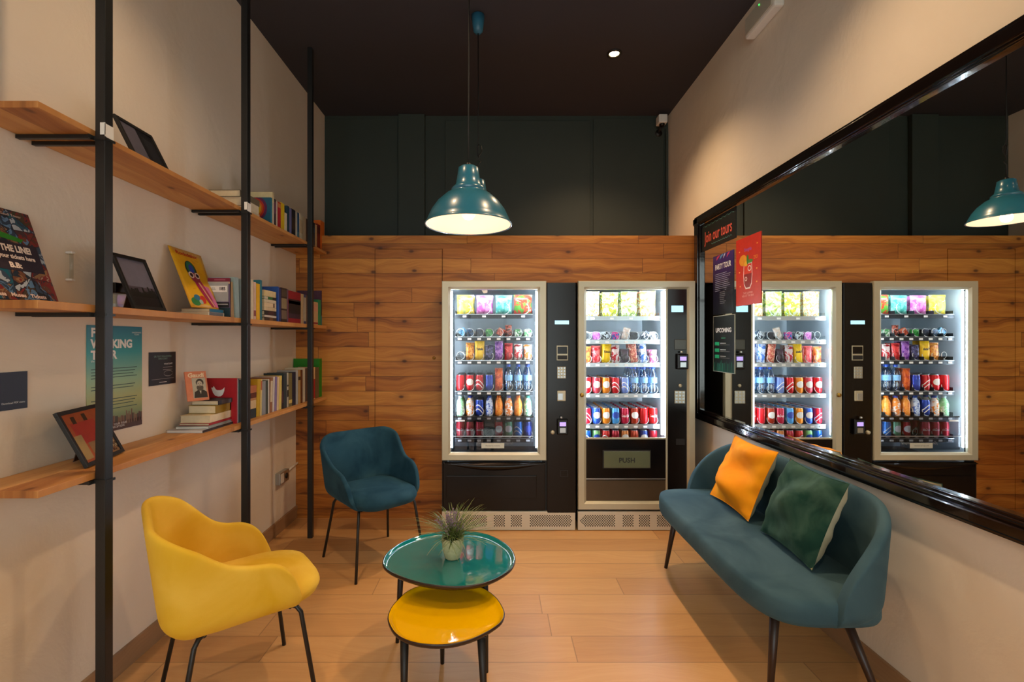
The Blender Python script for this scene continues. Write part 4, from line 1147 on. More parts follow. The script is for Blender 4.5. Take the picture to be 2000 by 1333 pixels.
def chalk(mb, m, Wd, Ht, th):
    mb.box((-Wd / 2, -Ht / 2, 0), (Wd / 2, Ht / 2, th), bmat('161a18'), 0, m); z = th + .0005
    mb.text('Join our tours', .115, bmat('d85c4c'), m @ T(0, -.012, z), sx=.62, bold=.0012)
    n = 26; pts = [(-Wd * .46 + Wd * .92 * i / n, .075 + .007 * math.sin(i * 1.9)) for i in range(n + 1)]
    for (a, b), (c, d) in zip(pts, pts[1:]): mb.poly([m @ Vector(p) for p in ((a, b, z), (c, d, z), (c, d + .004, z), (a, b + .004, z))], bmat('4c7c74'))
    pts = [(-Wd * .2 + Wd * .6 * i / n, -.075 + .005 * math.sin(i * 2.1)) for i in range(n + 1)]
    for (a, b), (c, d) in zip(pts, pts[1:]): mb.poly([m @ Vector(p) for p in ((a, b, z), (c, d, z), (c, d + .004, z), (a, b + .004, z))], bmat('4c7c74'))


panel('party_poster', 'dark purple party tour poster on the mirror', 'poster', 3.375, 3.085, 1.575, 1.993, MX, -1, party)
panel('sangria_poster', 'red poster of an iced drink glass on the mirror', 'poster', 3.05, 2.765, 1.615, 2.04, MX, -1, sangria)
panel('events_poster', 'black poster headed UPCOMING low on the mirror', 'poster', 3.37, 3.075, 1.178, 1.575 - .012, MX, -1, upcoming)
panel('sign_reflection', 'reflection of a black hand-lettered tours sign in the top far corner of the mirror', 'sign', 3.555, 3.055, 2.065, 2.27, MX, -1, chalk)  # thin board laid on the glass in place of a sign's reflection

# emergency light, cctv camera
t = thing('emergency_light', 'white emergency light box high on the right wall', 'emergency light', (ER - .0005, 2.71, 3.29))
MB().box((-.06, -.15, -.065), (-.001, .15, .065), 'white_plastic', .012).build('housing', t)
MB().box((-.068, -.135, -.052), (-.0605, .135, .05), mat('diffuser', 'b8b4a4', .3), .004).build('diffuser', t)
MB().lathe([(0, 0), (.004, 0), (.004, .003), (0, .004)], emit('green_led', '40ff60', 2), 10, T(-.0685, -.02, .03) @ R(-PI / 2, 'Y')).build('indicator_led', t)
t = thing('security_camera', 'small white security camera in the far right ceiling corner', 'security camera', (1.485, 4.21, 3.37))
MB().box((-.04, -.035, -.03), (.04, .055, .045), 'white_plastic', .012).build('housing', t)
MB().lathe([(.024, 0), (.024, .012), (.016, .022), (0, .026)], 'black_gloss', 20, T(0, 0, -.031) @ R(PI, 'X')).build('lens', t)
MB().tube([(0, .03, -.028), (0, .05, -.06), (0, .085, -.07)], .011, 'black_matte', 10).lathe([(0, 0), (.032, 0), (.032, .012), (0, .012)], 'black_matte', 18, T(0, .0985, -.075) @ R(PI / 2, 'X')).build('bracket', t)
o = MB().box((1.545, YD - .03, 2.23), (1.562, YD - .013, 3.33), 'dark_green_paint').build('cable_trunking'); tag(o, 'dark thin cable trunking below the security camera', 'cable trunking')


# ------------------------------------------------------------------ vending machines
YF = 3.44; SC = F / YF
def vx(px): return (px - VX) / SC
def vz(py): return CH - (py - VY) / SC
YB = 4.20; YI = 3.525; SI = F / YI
def ix(px): return (px - VX) / SI
def iz(py): return CH - (py - VY) / SI


def helix(mb, x, z, y0, r_, turns, m):
    pts = []; n = int(turns * 14)
    for i in range(n + 1): a = 2 * PI * i / 14 - PI / 2; pts.append((x + r_ * math.cos(a), y0 + .058 * i / 14, z + r_ * math.sin(a)))
    mb.tube(pts, .0024, m, 5)


def grille(t, x0, x1, ztop, clusters):
    mb = MB().box((x0, YF - .004, .003), (x1, YF + .02, ztop), 'silver_paint', .003); mb.build('base_panel', t)
    for cx0, cx1, kind in clusters:
        mb = MB(); px = cx0; col = 0
        while px <= cx1 + .1:
            odd = col % 2
            for k in range(9):
                if k % 2 != odd: continue
                zc = .072 + (k - 4) * .0094
                if kind == 'R' and abs(k - 4) > (cx1 - px) / 2.1 + .5: continue
                if kind == 'L' and abs(k - 4) > (px - cx0) / 2.1 + .5: continue
                mb.lathe([(0, 0), (.0047, 0), (.0047, -.0006)], 'black', 8, T(vx(px), YF - .0041, zc) @ R(PI / 2, 'X') @ T(0, 0, .0006))
            px += 2.35; col += 1
        tag(mb.build('vent_holes', t), kind='stuff')


def card_reader(t, px, py, s=1.0, out=.03):
    x, z = vx(px), vz(py)
    mb = MB().box((x - .042 * s, YF - out, z - .06 * s), (x + .042 * s, YF - .0042, z + .06 * s), 'black_gloss', .008)
    mb.box((x - .036 * s, YF - out - .003, z - .052 * s), (x + .036 * s, YF - out - .0005, z + .052 * s), 'dark_interior', .003)
    rd = mb.build('card_reader', t)
    MB().box((x - .024 * s, YF - out - .0048, z + .008 * s), (x + .024 * s, YF - out - .0032, z + .038 * s), 'screen_purple').build('reader_screen', rd)
    MB().box((x - .022 * s, YF - out - .0048, z - .042 * s), (x + .022 * s, YF - out - .0032, z - .006 * s), 'steel').build('reader_pad', rd)
    MB().lathe([(0, 0), (.009, 0), (.009, .012), (0, .014)], 'steel', 12, T(x - .01, YF - out + .003, z + .066 * s)).build('antenna', rd)


def keypad(t, px0, px1, py0, py1, rows_, cols_):
    x0, x1, z1, z0 = vx(px0), vx(px1), vz(py0), vz(py1)
    kp = MB().box((x0, YF - .008, z0), (x1, YF - .0042, z1), 'champagne_metal', .003).build('keypad', t)
    for i in range(cols_):
        for j in range(rows_):
            cx = x0 + (x1 - x0) * (i + .5) / cols_; cz = z1 - (z1 - z0) * (j + .5) / rows_; w_ = (x1 - x0) / cols_ * .32; h_ = (z1 - z0) / rows_ * .32
            MB().box((cx - w_, YF - .011, cz - h_), (cx + w_, YF - .0083, cz + h_), 'steel', .001).build('key', kp)


def machine(label, X0, X1, colx, side, doorpx, glasspx, door_z, glass_z, inx, group):
    """doorpx/glasspx in photo pixels at the front plane"""
    t = thing('vending_machine', label, 'vending machine', (0, 0, 0), 0, group)
    x0, x1 = vx(X0), vx(X1); i0, i1 = inx; ztop = vz(552)
    zlo = .125
    mb = MB()
    mb.box((x0, YF + .022, zlo), (i0, YB, ztop), 'black_matte'); mb.box((i1, YF + .022, zlo), (x1, YB, ztop), 'black_matte')
    zc0, zc1 = (vz(glass_z[1]) - .09, vz(glass_z[0]) + .025)
    mb.box((i0, YF + .022, zc1), (i1, YB, ztop), 'black_matte'); mb.box((i0, YF + .022, zlo), (i1, YB, zc0), 'black_matte'); mb.box((i0, 4.08, zc0), (i1, YB, zc1), 'black_matte')
    mb.box((x0 + .02, YF + .03, .0), (x1 - .02, YB, zlo), 'black_matte')
    mb.build('cabinet', t)
    # liner
    mb = MB()
    mb.box((i0 + .001, 4.05, zc0), (i1 - .001, 4.079, zc1), 'inner_steel')
    mb.box((i0 + .001, YF + .06, zc0), (i0 + .006, 4.049, zc1), 'inner_steel'); mb.box((i1 - .006, YF + .06, zc0), (i1 - .001, 4.049, zc1), 'inner_steel')
    mb.box((i0 + .007, YF + .06, zc1 - .006), (i1 - .007, 4.049, zc1 - .001), 'inner_steel')
    mb.build('liner', t)
    # perforated rear panel holes
    mb = MB()
    for zz in [iz(p) for p in (690, 745, 800)]:
        for a in range(12):
            for b in range(3):
                mb.box((i0 + .1 + a * .035, 4.0492 - .0004, zz + b * .02 - .003), (i0 + .1 + a * .035 + .005, 4.0498 - .0004, zz + b * .02 + .003), 'black')
    mb.build('rear_perforations', t)
    # door frame
    a0, a1 = vx(doorpx[0]), vx(doorpx[1]); g0, g1 = vx(glasspx[0]), vx(glasspx[1]); b0, b1 = vz(door_z[1]), vz(door_z[0]); h0, h1 = vz(glass_z[1]), vz(glass_z[0])
    return t, (a0, a1, b0, b1), (g0, g1, h0, h1)


def mitred(t, A, G, name='door_frame', m='champagne_metal', yo=YF - .012):
    a0, a1, b0, b1 = A; g0, g1, h0, h1 = G; mb = MB()
    O = [(a0, b0), (a1, b0), (a1, b1), (a0, b1)]; I = [(g0, h0), (g1, h0), (g1, h1), (g0, h1)]
    yb = YF + .02
    k = mb.mi(m)
    for i in range(4):
        j = (i + 1) % 4
        t_ = .86
        Mi = [(O[q][0] + (I[q][0] - O[q][0]) * .0, O[q][1]) for q in (i, j)]
        # outer bevel -> flat -> inner bevel
        def L(q, u): return (O[q][0] + (I[q][0] - O[q][0]) * u, O[q][1] + (I[q][1] - O[q][1]) * u)
        rings = [(0, yb), (0, yo + .006), (.06, yo), (.72, yo + .001), (1, yo + .014), (1, yb)]
        for (u0, ya), (u1, yb_) in zip(rings, rings[1:]):
            p, q, r_, s_ = L(i, u0), L(j, u0), L(j, u1), L(i, u1)
            f = mb.bm.faces.new([mb.bm.verts.new((p[0], ya, p[1])), mb.bm.verts.new((q[0], ya, q[1])), mb.bm.verts.new((r_[0], yb_, r_[1])), mb.bm.verts.new((s_[0], yb_, s_[1]))]); f.material_index = k
    bmesh.ops.remove_doubles(mb.bm, verts=mb.bm.verts[:], dist=1e-5)
    return mb.build(name, t)


def led(t, x0, x1, z0, z1, y0=YF + .028, y1=YF + .036): MB().box((x0, y0, z0), (x1, y1, z1), 'led_strip').build('led_strip', t)


# ---- products
PRO = {}


def can_mesh(col, kind, h=.122, rad=.0318):
    mb = MB(); c = mat('can_' + col + kind, col, .28, .35, var=.05); al = 'steel'
    prof = [(0, 0), (rad * .78, 0), (rad * .82, .003), (rad, .012), (rad, h - .016), (rad * .86, h - .003), (rad * .86, h), (rad * .8, h), (rad * .78, h - .003), (0, h - .003)]
    mats = [al, al, c, c, c, al, al, al, al]
    mb.lathe(prof, c, 20, None, mats)
    if kind == 'wave':      # white swoosh down the front
        for sgn in (0, 1):
            pts = [];
            for i in range(13):
                u = i / 12; a = -1.1 + 2.2 * u; zz = h * .5 + .022 * math.sin(u * PI * 1.2 + .4) - .03 * sgn; pts.append((a, zz))
            for (a, z0), (b, z1) in zip(pts, pts[1:]):
                R_ = rad + .0005; mb.poly([(math.sin(a) * R_, -math.cos(a) * R_, z0 - .004), (math.sin(b) * R_, -math.cos(b) * R_, z1 - .004), (math.sin(b) * R_, -math.cos(b) * R_, z1 + .004), (math.sin(a) * R_, -math.cos(a) * R_, z0 + .004)], 'white')
    if kind == 'script':
        mb.text('Coca-Cola', .026, 'white', T(0, 0, h * .5) , wrap=rad, bold=.0006, sx=.55)
    if kind == 'badge' or kind == 'orange':
        cc = 'white' if kind == 'badge' else bmat('1c3c9c'); R_ = rad + .0005
        for i in range(12):
            z0 = -.026 + .0043 * i; z1 = z0 + .0043
            w0 = .9 * math.sqrt(max(0, 1 - (z0 / .026) ** 2)); w1 = .9 * math.sqrt(max(0, 1 - (z1 / .026) ** 2))
            zc = h * .55; q = []
            for s in range(6):
                a = -w0 + 2 * w0 * s / 6; b = -w0 + 2 * w0 * (s + 1) / 6; a1 = -w1 + 2 * w1 * s / 6; b1 = -w1 + 2 * w1 * (s + 1) / 6
                if max(abs(b - a), abs(b1 - a1)) < 1e-5: continue
                try: mb.poly([(math.sin(a) * R_, -math.cos(a) * R_, zc + z0), (math.sin(b) * R_, -math.cos(b) * R_, zc + z0), (math.sin(b1) * R_, -math.cos(b1) * R_, zc + z1), (math.sin(a1) * R_, -math.cos(a1) * R_, zc + z1)], cc)
                except ValueError: pass
    return mb


def bottle_mesh():
    mb = MB(); b = 'bottle_plastic'; cp = mat('bottle_cap', '1c4cb4', .35)
    prof = [(0, 0), (.026, 0), (.030, .006), (.031, .05), (.029, .062), (.031, .075), (.031, .12), (.028, .14), (.018, .168), (.012, .178), (.012, .184)]
    mb.lathe(prof, b, 18)
    mb.lathe([(.0315, .078), (.0318, .08), (.0318, .118), (.0315, .12)], mat('bottle_label', '7cb0e0', .4, var=.4, scale=60), 18)
    mb.lathe([(.0145, .182), (.0148, .185), (.0148, .203), (.013, .206), (0, .206)], cp, 16)
    return mb


def bag_mesh(w_, h_, d_, m, top=None, word=None, wc='white'):
    """crimped snack bag standing up, front towards -y"""
    mb = MB(); N = 8; Mv = 10
    def side(sg):
        G = []
        for i in range(N + 1):
            u = -1 + 2 * i / N; row_ = []
            for j in range(Mv + 1):
                v = -1 + 2 * j / Mv; pr = max(0, 1 - u ** 4) ** .5 * max(0, 1 - abs(v) ** 3.2) ** .7
                row_.append(Vector((u * w_ / 2 * (1 - .05 * (1 - v * v)), sg * d_ / 2 * pr + .0015 * math.sin(9 * u + 5 * v) * pr, h_ * .5 + v * h_ / 2)))
            G.append(row_)
        mb.grid(G, m)
    side(-1); side(1)
    tm = top or m
    mb.box((-w_ / 2, -.0012, h_ - .012), (w_ / 2, .0012, h_ + .004), tm); mb.box((-w_ / 2, -.0012, 0), (w_ / 2, .0012, .008), tm)
    if word: mb.text(word, h_ * .17, wc, T(0, -d_ / 2 - .0012, h_ * .55) @ R(PI / 2, 'X'), bold=.0008, sx=.8)
    return mb


def get(key):
    """prototype mesh for a product kind, created once and copied afterwards"""
    if key in PRO: return PRO[key]
    kd = key[0]
    if kd == 'can': mb = can_mesh(key[1], key[2])
    elif kd == 'bottle': mb = bottle_mesh()
    elif kd == 'bag': mb = bag_mesh(key[1], key[2], key[3], pack('film_' + '_'.join(key[4]), *key[4], scale=key[5] if len(key) > 5 else 22), word=key[6] if len(key) > 6 else None, wc=key[7] if len(key) > 7 else 'white')
    elif kd == 'bar': mb = MB().box((-.027, -.012, 0), (.027, .012, .056), pack('film_' + '_'.join(key[1]), *key[1], scale=40), .005)
    elif kd == 'sport':
        c = key[1]; mb = MB(); mb.lathe([(0, 0), (.029, 0), (.031, .01), (.029, .05), (.031, .08), (.026, .11), (.014, .13), (.014, .136)], pack('sleeve_' + '_'.join(c), *c, scale=30), 18); mb.lathe([(.016, .134), (.016, .15), (0, .152)], mat('cap_' + c[-1], c[-1], .4), 14)
    me = mb.build('proto')
    m2 = me.data; bpy.data.objects.remove(me)
    PRO[key] = m2
    return m2


ORD = ['', 'second', 'third', 'fourth', 'fifth', 'sixth', 'seventh', 'eighth']
NM = {'can': 'drink_can', 'bottle': 'water_bottle', 'bag': 'snack_bag', 'bar': 'snack_bar', 'sport': 'drink_bottle'}
CT = {'can': 'can', 'bottle': 'bottle', 'bag': 'snack bag', 'bar': 'snack', 'sport': 'bottle'}


def product(key, desc, x, z, y, machine_name, rown, coln, queue, tilt=0, group=None, scale=1):
    o = bpy.data.objects.new(NM[key[0]], get(key)); C.objects.link(o); o.location = (x, y, z); o.rotation_euler = (0, 0, 0)
    if tilt: o.rotation_euler = (0, tilt, 0); o.location.z += .022 * abs(math.sin(tilt))
    rn = ['top', 'second', 'third', 'fourth', 'fifth', 'lowest'][rown]
    cn = ['first', 'second', 'third', 'fourth', 'fifth', 'sixth', 'seventh', 'eighth'][coln]
    q = 'front of' if queue == 0 else f'{ORD[queue]} in line in'
    tag(o, f'{desc}, {q} {cn} column, {rn} tray, {machine_name} machine', CT[key[0]], group)
    return o


def tray(t, x0, x1, z, n, cols, y0=YI, depth=.46, dark=True, labels=True, r_=.0318, wide=None, name='tray'):
    m = 'dark_interior' if dark else 'steel'
    tr = MB().box((x0, y0, z - .006), (x1, y0 + depth, z), m).box((x0, y0 - .006, z - .026), (x1, y0, z + .004), m).box((x0, y0 - .009, z + .002), (x1, y0 - .0065, z + .006), 'steel').build(name, t)
    pitch = (x1 - x0) / n
    for i in range(n + 1):
        x = x0 + pitch * i; x = min(max(x, x0 + .002), x1 - .002)
        MB().box((x - .0007, y0 + .002, z + .0005), (x + .0007, y0 + depth, z + .032), 'clear_acrylic' if not dark else m).build('divider', tr)
    for i in range(n):
        mb = MB(); rr = r_ if n > 5 else .045
        helix(mb, cols[i], z + rr + .004, y0 + .008, rr, 6, 'spiral_wire'); mb.build('spiral', tr)
        if labels: MB().box((cols[i] - .016, y0 - .0115, z - .019), (cols[i] + .012, y0 - .0095, z - .005), 'white').build('price_tag', tr)
    return tr


RED, DRED = 'c81420', '8c1018'
def can(col, kind='wave'): return ('can', col, kind)


# ===== left machine
LN = 'left'
tL, A, G = machine('left vending machine with a lift drawer and separate black control column', 863, 1125, 0, 0, (863, 1067), (880, 1050), (550, 900), (566, 885), (vx(872), vx(1060)), 'snack and drink vending machines')
mitred(tL, A, G)
MB().poly([(G[0], YF + .006, G[2]), (G[1], YF + .006, G[2]), (G[1], YF + .006, G[3]), (G[0], YF + .006, G[3])], 'door_glass').build('door_glass', tL)
led(tL, G[0] + .004, G[0] + .013, G[2] + .03, G[3] - .01); led(tL, G[1] - .013, G[1] - .004, G[2] + .03, G[3] - .01)
MB().box((G[0] + .03, YF + .028, G[3] + .006), (G[1] - .03, YF + .05, G[3] + .012), 'led_strip').build('led_strip', tL)
x0, x1 = ix(889), ix(1041)
pit = (x1 - x0) / 8; colsL = [x0 + pit * (i + .5) for i in range(8)]; cols4 = [x0 + pit * 2 * (i + .5) for i in range(4)]
ZL = [iz(p) for p in (616, 660, 706, 766, 815, 858)]
tray(tL, x0, x1, ZL[0], 4, cols4)
for i in range(1, 6): tray(tL, x0, x1, ZL[i], 8, colsL)
y1_ = YI + .035
bags = [(('bag', .13, .148, .05, ('a8b060', 'e8cc40', 'f0ece4'), 18), 'yellow and green crisp bag'), (('bag', .125, .145, .05, ('b8509c', 'd88cc0', 'f4e0ec'), 18, 'Yatekomo', '6'), 'pink snack bag'),
        (('bag', .125, .145, .05, ('3c9c90', '74c0b0', 'e4f0ec'), 18), 'teal green snack bag'), (('bag', .14, .15, .05, ('4c8c2c', 'c83c24', 'd8d49c'), 18), 'green and red crisp bag')]
bags[1] = (('bag', .125, .145, .05, ('b8509c', 'd88cc0', 'f4e0ec'), 18), 'pink snack bag')
GB = 'snack bags in the vending machines'; GC = 'drink cans in the vending machines'; GW = 'water bottles in the vending machines'; GS = 'small snacks in the vending machines'; GD = 'drink bottles in the vending machines'
for i, (k, d) in enumerate(bags):
    for q in range(2): product(k, d, cols4[i] + .004 * q, ZL[0] + .003, y1_ + .02 + .08 * q, LN, 0, i, q, group=GB)
bars = [(('bar', ('1c4c6c', '4c8cac', 'dce4e8')), 'blue stick snack', .8), (('bar', ('14202c', '1c3c5c', '3c5c7c')), 'dark blue round snack', 0), (('bar', ('141820', '1c2c44', '2c3c54')), 'black round snack', 0), (('bar', ('1c7c34', '3cac4c', 'd8e4c8')), 'green snack pack', 0),
        (('bar', ('a83424', 'd87c5c', 'e8d8c8')), 'red-orange tilted snack', .5), (('bag', .05, .085, .02, ('2c1818', 'b85c4c', 'e0c8b8'), 50), 'tall brown and pink snack packet', 0), (('bar', ('d8e0d8', '3c8c4c', 'e8ece8')), 'white and green box', 0), (('bar', ('4c9c5c', 'c8d8b8', 'e8ece8')), 'pale green box', 0)]
for i, (k, d, tl) in enumerate(bars): product(k, d, colsL[i], ZL[1] + .006, y1_ + .01, LN, 1, i, 0, tilt=tl, group=GS if k[0] == 'bar' else GB)
r3 = [None, (('bag', .064, .13, .03, ('b4641c', 'e09c3c', 'c83c2c'), 40), 'orange and brown snack bag'), (('bag', .075, .155, .035, ('e8b80c', 'f0c81c', 'd8a008'), 12, 'Yatuls', 'black'), 'tall yellow nut bag'), (('bag', .062, .115, .03, ('241c3c', '4c4c7c', 'a8a8c8'), 40), 'dark purple snack bag'),
      (('bag', .062, .14, .03, ('6c2c9c', 'a86cc8', 'd8c0e0'), 30), 'violet snack bag'), (('bag', .062, .125, .03, ('a8141c', 'd83c3c', 'f0d8d0'), 22), 'crimson snack bag'), (('bag', .062, .12, .03, ('c01c28', 'e8d8d4', 'f4f0ec'), 22), 'red and white snack bag'), (('bag', .062, .115, .03, ('d87c2c', 'e8dcc8', 'f4f0ec'), 22), 'cream and orange biscuit bag')]
for i, e in enumerate(r3):
    if e:
        for q in range(2): product(e[0], e[1], colsL[i], ZL[2] + .004, y1_ + .005 + .06 * q, LN, 2, i, q, group=GB)
r4 = [(can(RED, 'plain'), 'red cola can'), (can(RED, 'badge'), 'red and white drink can'), (can('b81820', 'wave'), 'red can with white wave'), (('can', '2c3ca0', 'orange'), 'blue and orange drink can')]
for i, (k, d) in enumerate(r4):
    for q in range(4): product(k, d, colsL[i], ZL[3] + .004, y1_ + .005 + .069 * q, LN, 3, i, q, group=GC)
for q in range(2): product(('bag', .062, .165, .035, ('b43c1c', 'd86424', '6c3c2c'), 25), 'tall orange-red snack bag', colsL[4], ZL[3] + .004, y1_ + .06 * q, LN, 3, 4, q, group=GB)
for i in (5, 6, 7):
    for q in range(3): product(('bottle',), 'blue-capped water bottle', colsL[i], ZL[3] + .004, y1_ + .005 + .069 * q, LN, 3, i, q, group=GW)
r5 = [(('sport', ('d8e8dc', '8cc890', 'c8dce0')), 'white and green bottle'), (('sport', ('e8882c', 'f0e8e0', '2c3c8c')), 'white orange and blue bottle'), (can('1c3c9c', 'wave'), 'blue drink can'), (('sport', ('4c6cbc', 'c8d8f0', '2c4c9c')), 'light blue bottle'),
      (('sport', ('e0782c', 'f09838', 'c85c14')), 'orange drink bottle'), (('sport', ('f0ece8', 'e8882c', '4c4c9c')), 'white and orange bottle'), (('sport', ('e87c1c', 'f0a040', 'd86c14')), 'bright orange bottle'), (('sport', ('e0ece0', '7cbc8c', '3c8c7c')), 'pale green bottle')]
for i, (k, d) in enumerate(r5):
    for q in range(3): product(k, d, colsL[i], ZL[4] + .004, y1_ + .005 + .069 * q, LN, 4, i, q, group=GC if k[0] == 'can' else GD)
r6 = [(can('b8142c', 'script'), 'cola can with white script'), (can('b8142c', 'script'), 'cola can with white script'), (can('c02c3c', 'script'), 'cherry red cola can'), None, (can('b01424', 'badge'), 'dark red drink can'), (can('6cac84', 'badge'), 'mint green drink can'), (can('1c6cb4', 'wave'), 'bright blue drink can'), (can('1c2c6c', 'orange'), 'dark blue energy can')]
for i, e in enumerate(r6):
    if e:
        for q in range(3): product(e[0], e[1], colsL[i], ZL[5] + .004, y1_ + .005 + .069 * q, LN, 5, i, q, group=GC)
# smoked lift front
lf = MB().poly([(vx(885), YF + .044, vz(882)), (vx(1043), YF + .044, vz(882)), (vx(1043), YF + .044, vz(817)), (vx(885), YF + .044, vz(817))], 'smoked_glass').build('lift_window', tL)
MB().box((vx(885), YF + .038, vz(818)), (vx(1043), YF + .05, vz(816)), 'black_gloss').box((vx(885), YF + .036, vz(856)), (vx(1043), YF + .0415, vz(854.5)), 'steel').build('lift_rail', lf)
mb = MB(); mb.text('¡Gracias por su compra!', .028, mat('faded_white', '8c8c8c', .5), T(vx(966), YF + .0405, vz(869)) @ R(PI / 2, 'X')); mb.build('lift_lettering', lf)
mb = MB().box((vx(940), YF + .0385, vz(879)), (vx(985), YF + .0398, vz(869)), 'silver_paint').text('Disculpe las molestias', .0135, 'black', T(vx(962.5), YF + .038, vz(874)) @ R(PI / 2, 'X'), sx=.9); mb.build('notice_strip', lf)
MB().box((vx(889), YF + .0385, vz(826)), (vx(907), YF + .0398, vz(823)), 'white').build('label_strip', lf)
# lower pick-up drawer
MB().box((vx(865), YF, vz(998)), (vx(1065), YF + .021, vz(904)), 'black_gloss', .004).build('lower_door', tL)
mb = MB().box((vx(872), YF - .006, vz(975)), (vx(1048), YF - .0005, vz(930)), 'black_gloss', .003)
N = 16; G_ = []
for j in range(5):
    G_.append([Vector((vx(868) + (vx(1064) - vx(868)) * i / N, YF - .004 - .026 * math.sin(PI * j / 4), vz(904) - .012 * 0 - (.008 + .052 * math.sin(PI * i / N)) * j / 4)) for i in range(N + 1)])
mb.grid(G_, 'black_gloss'); mb.build('pickup_hood', tL)
# control column
cx0, cx1 = vx(1068.5), vx(1124.5)
MB().box((cx0, YF - .004, .128), (cx1, YF + .021, vz(553)), 'black_gloss', .003).build('control_column', tL)
MB().box((vx(1083.5), YF - .0065, vz(634.5)), (vx(1111), YF - .0045, vz(627)), 'screen_blue').build('display', tL)
cs = MB().box((vx(1087), YF - .008, vz(705)), (vx(1109), YF - .0045, vz(676)), 'champagne_metal', .002).box((vx(1088.5), YF - .0085, vz(692)), (vx(1107.5), YF - .0081, vz(678)), 'black_gloss').box((vx(1088.5), YF - .012, vz(703)), (vx(1107.5), YF - .0085, vz(695)), 'black', .002).build('coin_slot', tL)
keypad(tL, 1088, 1105, 717, 740, 4, 3)
MB().box((vx(1088), YF - .012, vz(784)), (vx(1104.5), YF - .0045, vz(764)), 'champagne_metal', .004).box((vx(1089), YF - .0135, vz(782)), (vx(1099), YF - .0122, vz(769)), 'steel', .001).build('note_acceptor', tL)
card_reader(tL, 1098, 834, .95)
MB().lathe([(0, 0), (.013, 0), (.015, .004), (.013, .018), (0, .02)], 'champagne_metal', 18, T(vx(1079), YF - .0045, vz(845)) @ R(PI / 2, 'X')).build('door_lock', tL)
MB().box((vx(1094), YF - .0055, vz(932)), (vx(1109), YF - .0045, vz(919)), 'black_matte').box((vx(1095), YF - .0062, vz(931)), (vx(1108), YF - .0056, vz(920)), 'black_gloss').build('coin_return', tL)
# base grille, built once per machine
grille(tL, vx(863), vx(1123.5), vz(1000), [(905, 951, 'L'), (966, 987, 'S'), (999, 1020, 'S'), (1036, 1119, 'R')])
MB().box((vx(863), YF + .004, .003 + .128), (vx(864.3), YF + .021, vz(904)), 'black_matte').build('side_edge', tL)

# ===== right machine
RN = 'right'
tR, A, G = machine('right vending machine with a PUSH flap, framed in champagne metal', 1128.5, 1357, 0, 0, (1128.5, 1357), (1145, 1341), (550, 996), (566, 980), (vx(1133), vx(1312)), 'snack and drink vending machines')
bpy.data.objects.remove([o for o in tR.children if o.name.startswith('liner')][0]); bpy.data.objects.remove([o for o in tR.children if o.name.startswith('cabinet')][0]); bpy.data.objects.remove([o for o in tR.children if o.name.startswith('rear_perf')][0])
xa, xb = vx(1128.5), vx(1357); i0, i1 = vx(1133), vx(1306); zc0, zc1 = vz(861), vz(560); ztop = vz(552)
mb = MB(); zlo = .125
mb.box((xa, YF + .022, zlo), (i0, YB, ztop), 'black_matte').box((i1, YF + .022, zlo), (xb, YB, ztop), 'black_matte').box((i0, YF + .022, zc1), (i1, YB, ztop), 'black_matte').box((i0, YF + .06, zlo), (i1, YB, zc0 - .08), 'black_matte').box((i0, 4.08, zc0 - .08), (i1, YB, zc1), 'black_matte').box((xa + .02, YF + .03, 0), (xb - .02, YB, zlo), 'black_matte')
mb.build('cabinet', tR)
mb = MB().box((i0 + .001, 4.05, zc0 - .08), (i1 - .001, 4.079, zc1), 'inner_steel').box((i0 + .001, YF + .06, zc0 - .08), (i0 + .006, 4.049, zc1), 'inner_steel').box((i1 - .006, YF + .06, zc0 - .08), (i1 - .001, 4.049, zc1), 'inner_steel').box((i0 + .007, YF + .06, zc1 - .006), (i1 - .007, 4.049, zc1 - .001), 'inner_steel')
mb.build('liner', tR)
mitred(tR, A, G)
gx0, gx1 = vx(1145), vx(1300)
MB().poly([(gx0, YF + .006, vz(856)), (gx1, YF + .006, vz(856)), (gx1, YF + .006, vz(565)), (gx0, YF + .006, vz(565))], 'door_glass').build('door_glass', tR)
MB().box((gx1 + .001, YF + .0, vz(980)), (vx(1304), YF + .02, vz(565)), 'champagne_metal').build('glass_edge_trim', tR)
led(tR, vx(1294.5), vx(1298.5), vz(852), vz(570)); led(tR, vx(1140), vx(1144), vz(852), vz(570))
MB().box((vx(1150), YF + .028, vz(562.5)), (vx(1290), YF + .05, vz(561)), 'led_strip').build('led_strip', tR)
MB().box((vx(1304.5), YF - .002, vz(980)), (vx(1341), YF + .021, vz(566)), 'black_gloss').build('control_column', tR)
x0, x1 = ix(1139), ix(1288); pit = (x1 - x0) / 8; colsR = [x0 + pit * (i + .5) for i in range(8)]; colR4 = [x0 + pit * 2 * (i + .5) for i in range(4)]
ZR = [iz(p) for p in (620, 666, 711, 771, 831, 875)]
tray(tR, x0, x1, ZR[0], 4, colR4, dark=False)
for i in range(1, 6): tray(tR, x0, x1, ZR[i], 8, colsR, dark=False)
for i, (k, d) in enumerate([(('bag', .125, .19, .05, ('e8ecd0', 'd8a04c', 'e8e8d0', 'b8cc6c'), 22), 'white and tan snack bag'), (('bag', .125, .185, .05, ('e8ecc8', 'e8d030', '8cb44c', 'f0f0e0'), 22), 'white and yellow crisp bag'),
                            (('bag', .125, .19, .05, ('f0f0dc', 'd0dc7c', '6ca43c', 'e89c3c'), 24), 'pale green crisp bag'), (('bag', .125, .195, .05, ('f0f0dc', 'e0c06c', 'd8764c', 'a8c45c'), 24), 'cream orange and green crisp bag')]):
    for q in range(2): product(k, d, colR4[i], ZR[0] + .003, y1_ + .02 + .08 * q, RN, 0, i, q, group=GB)
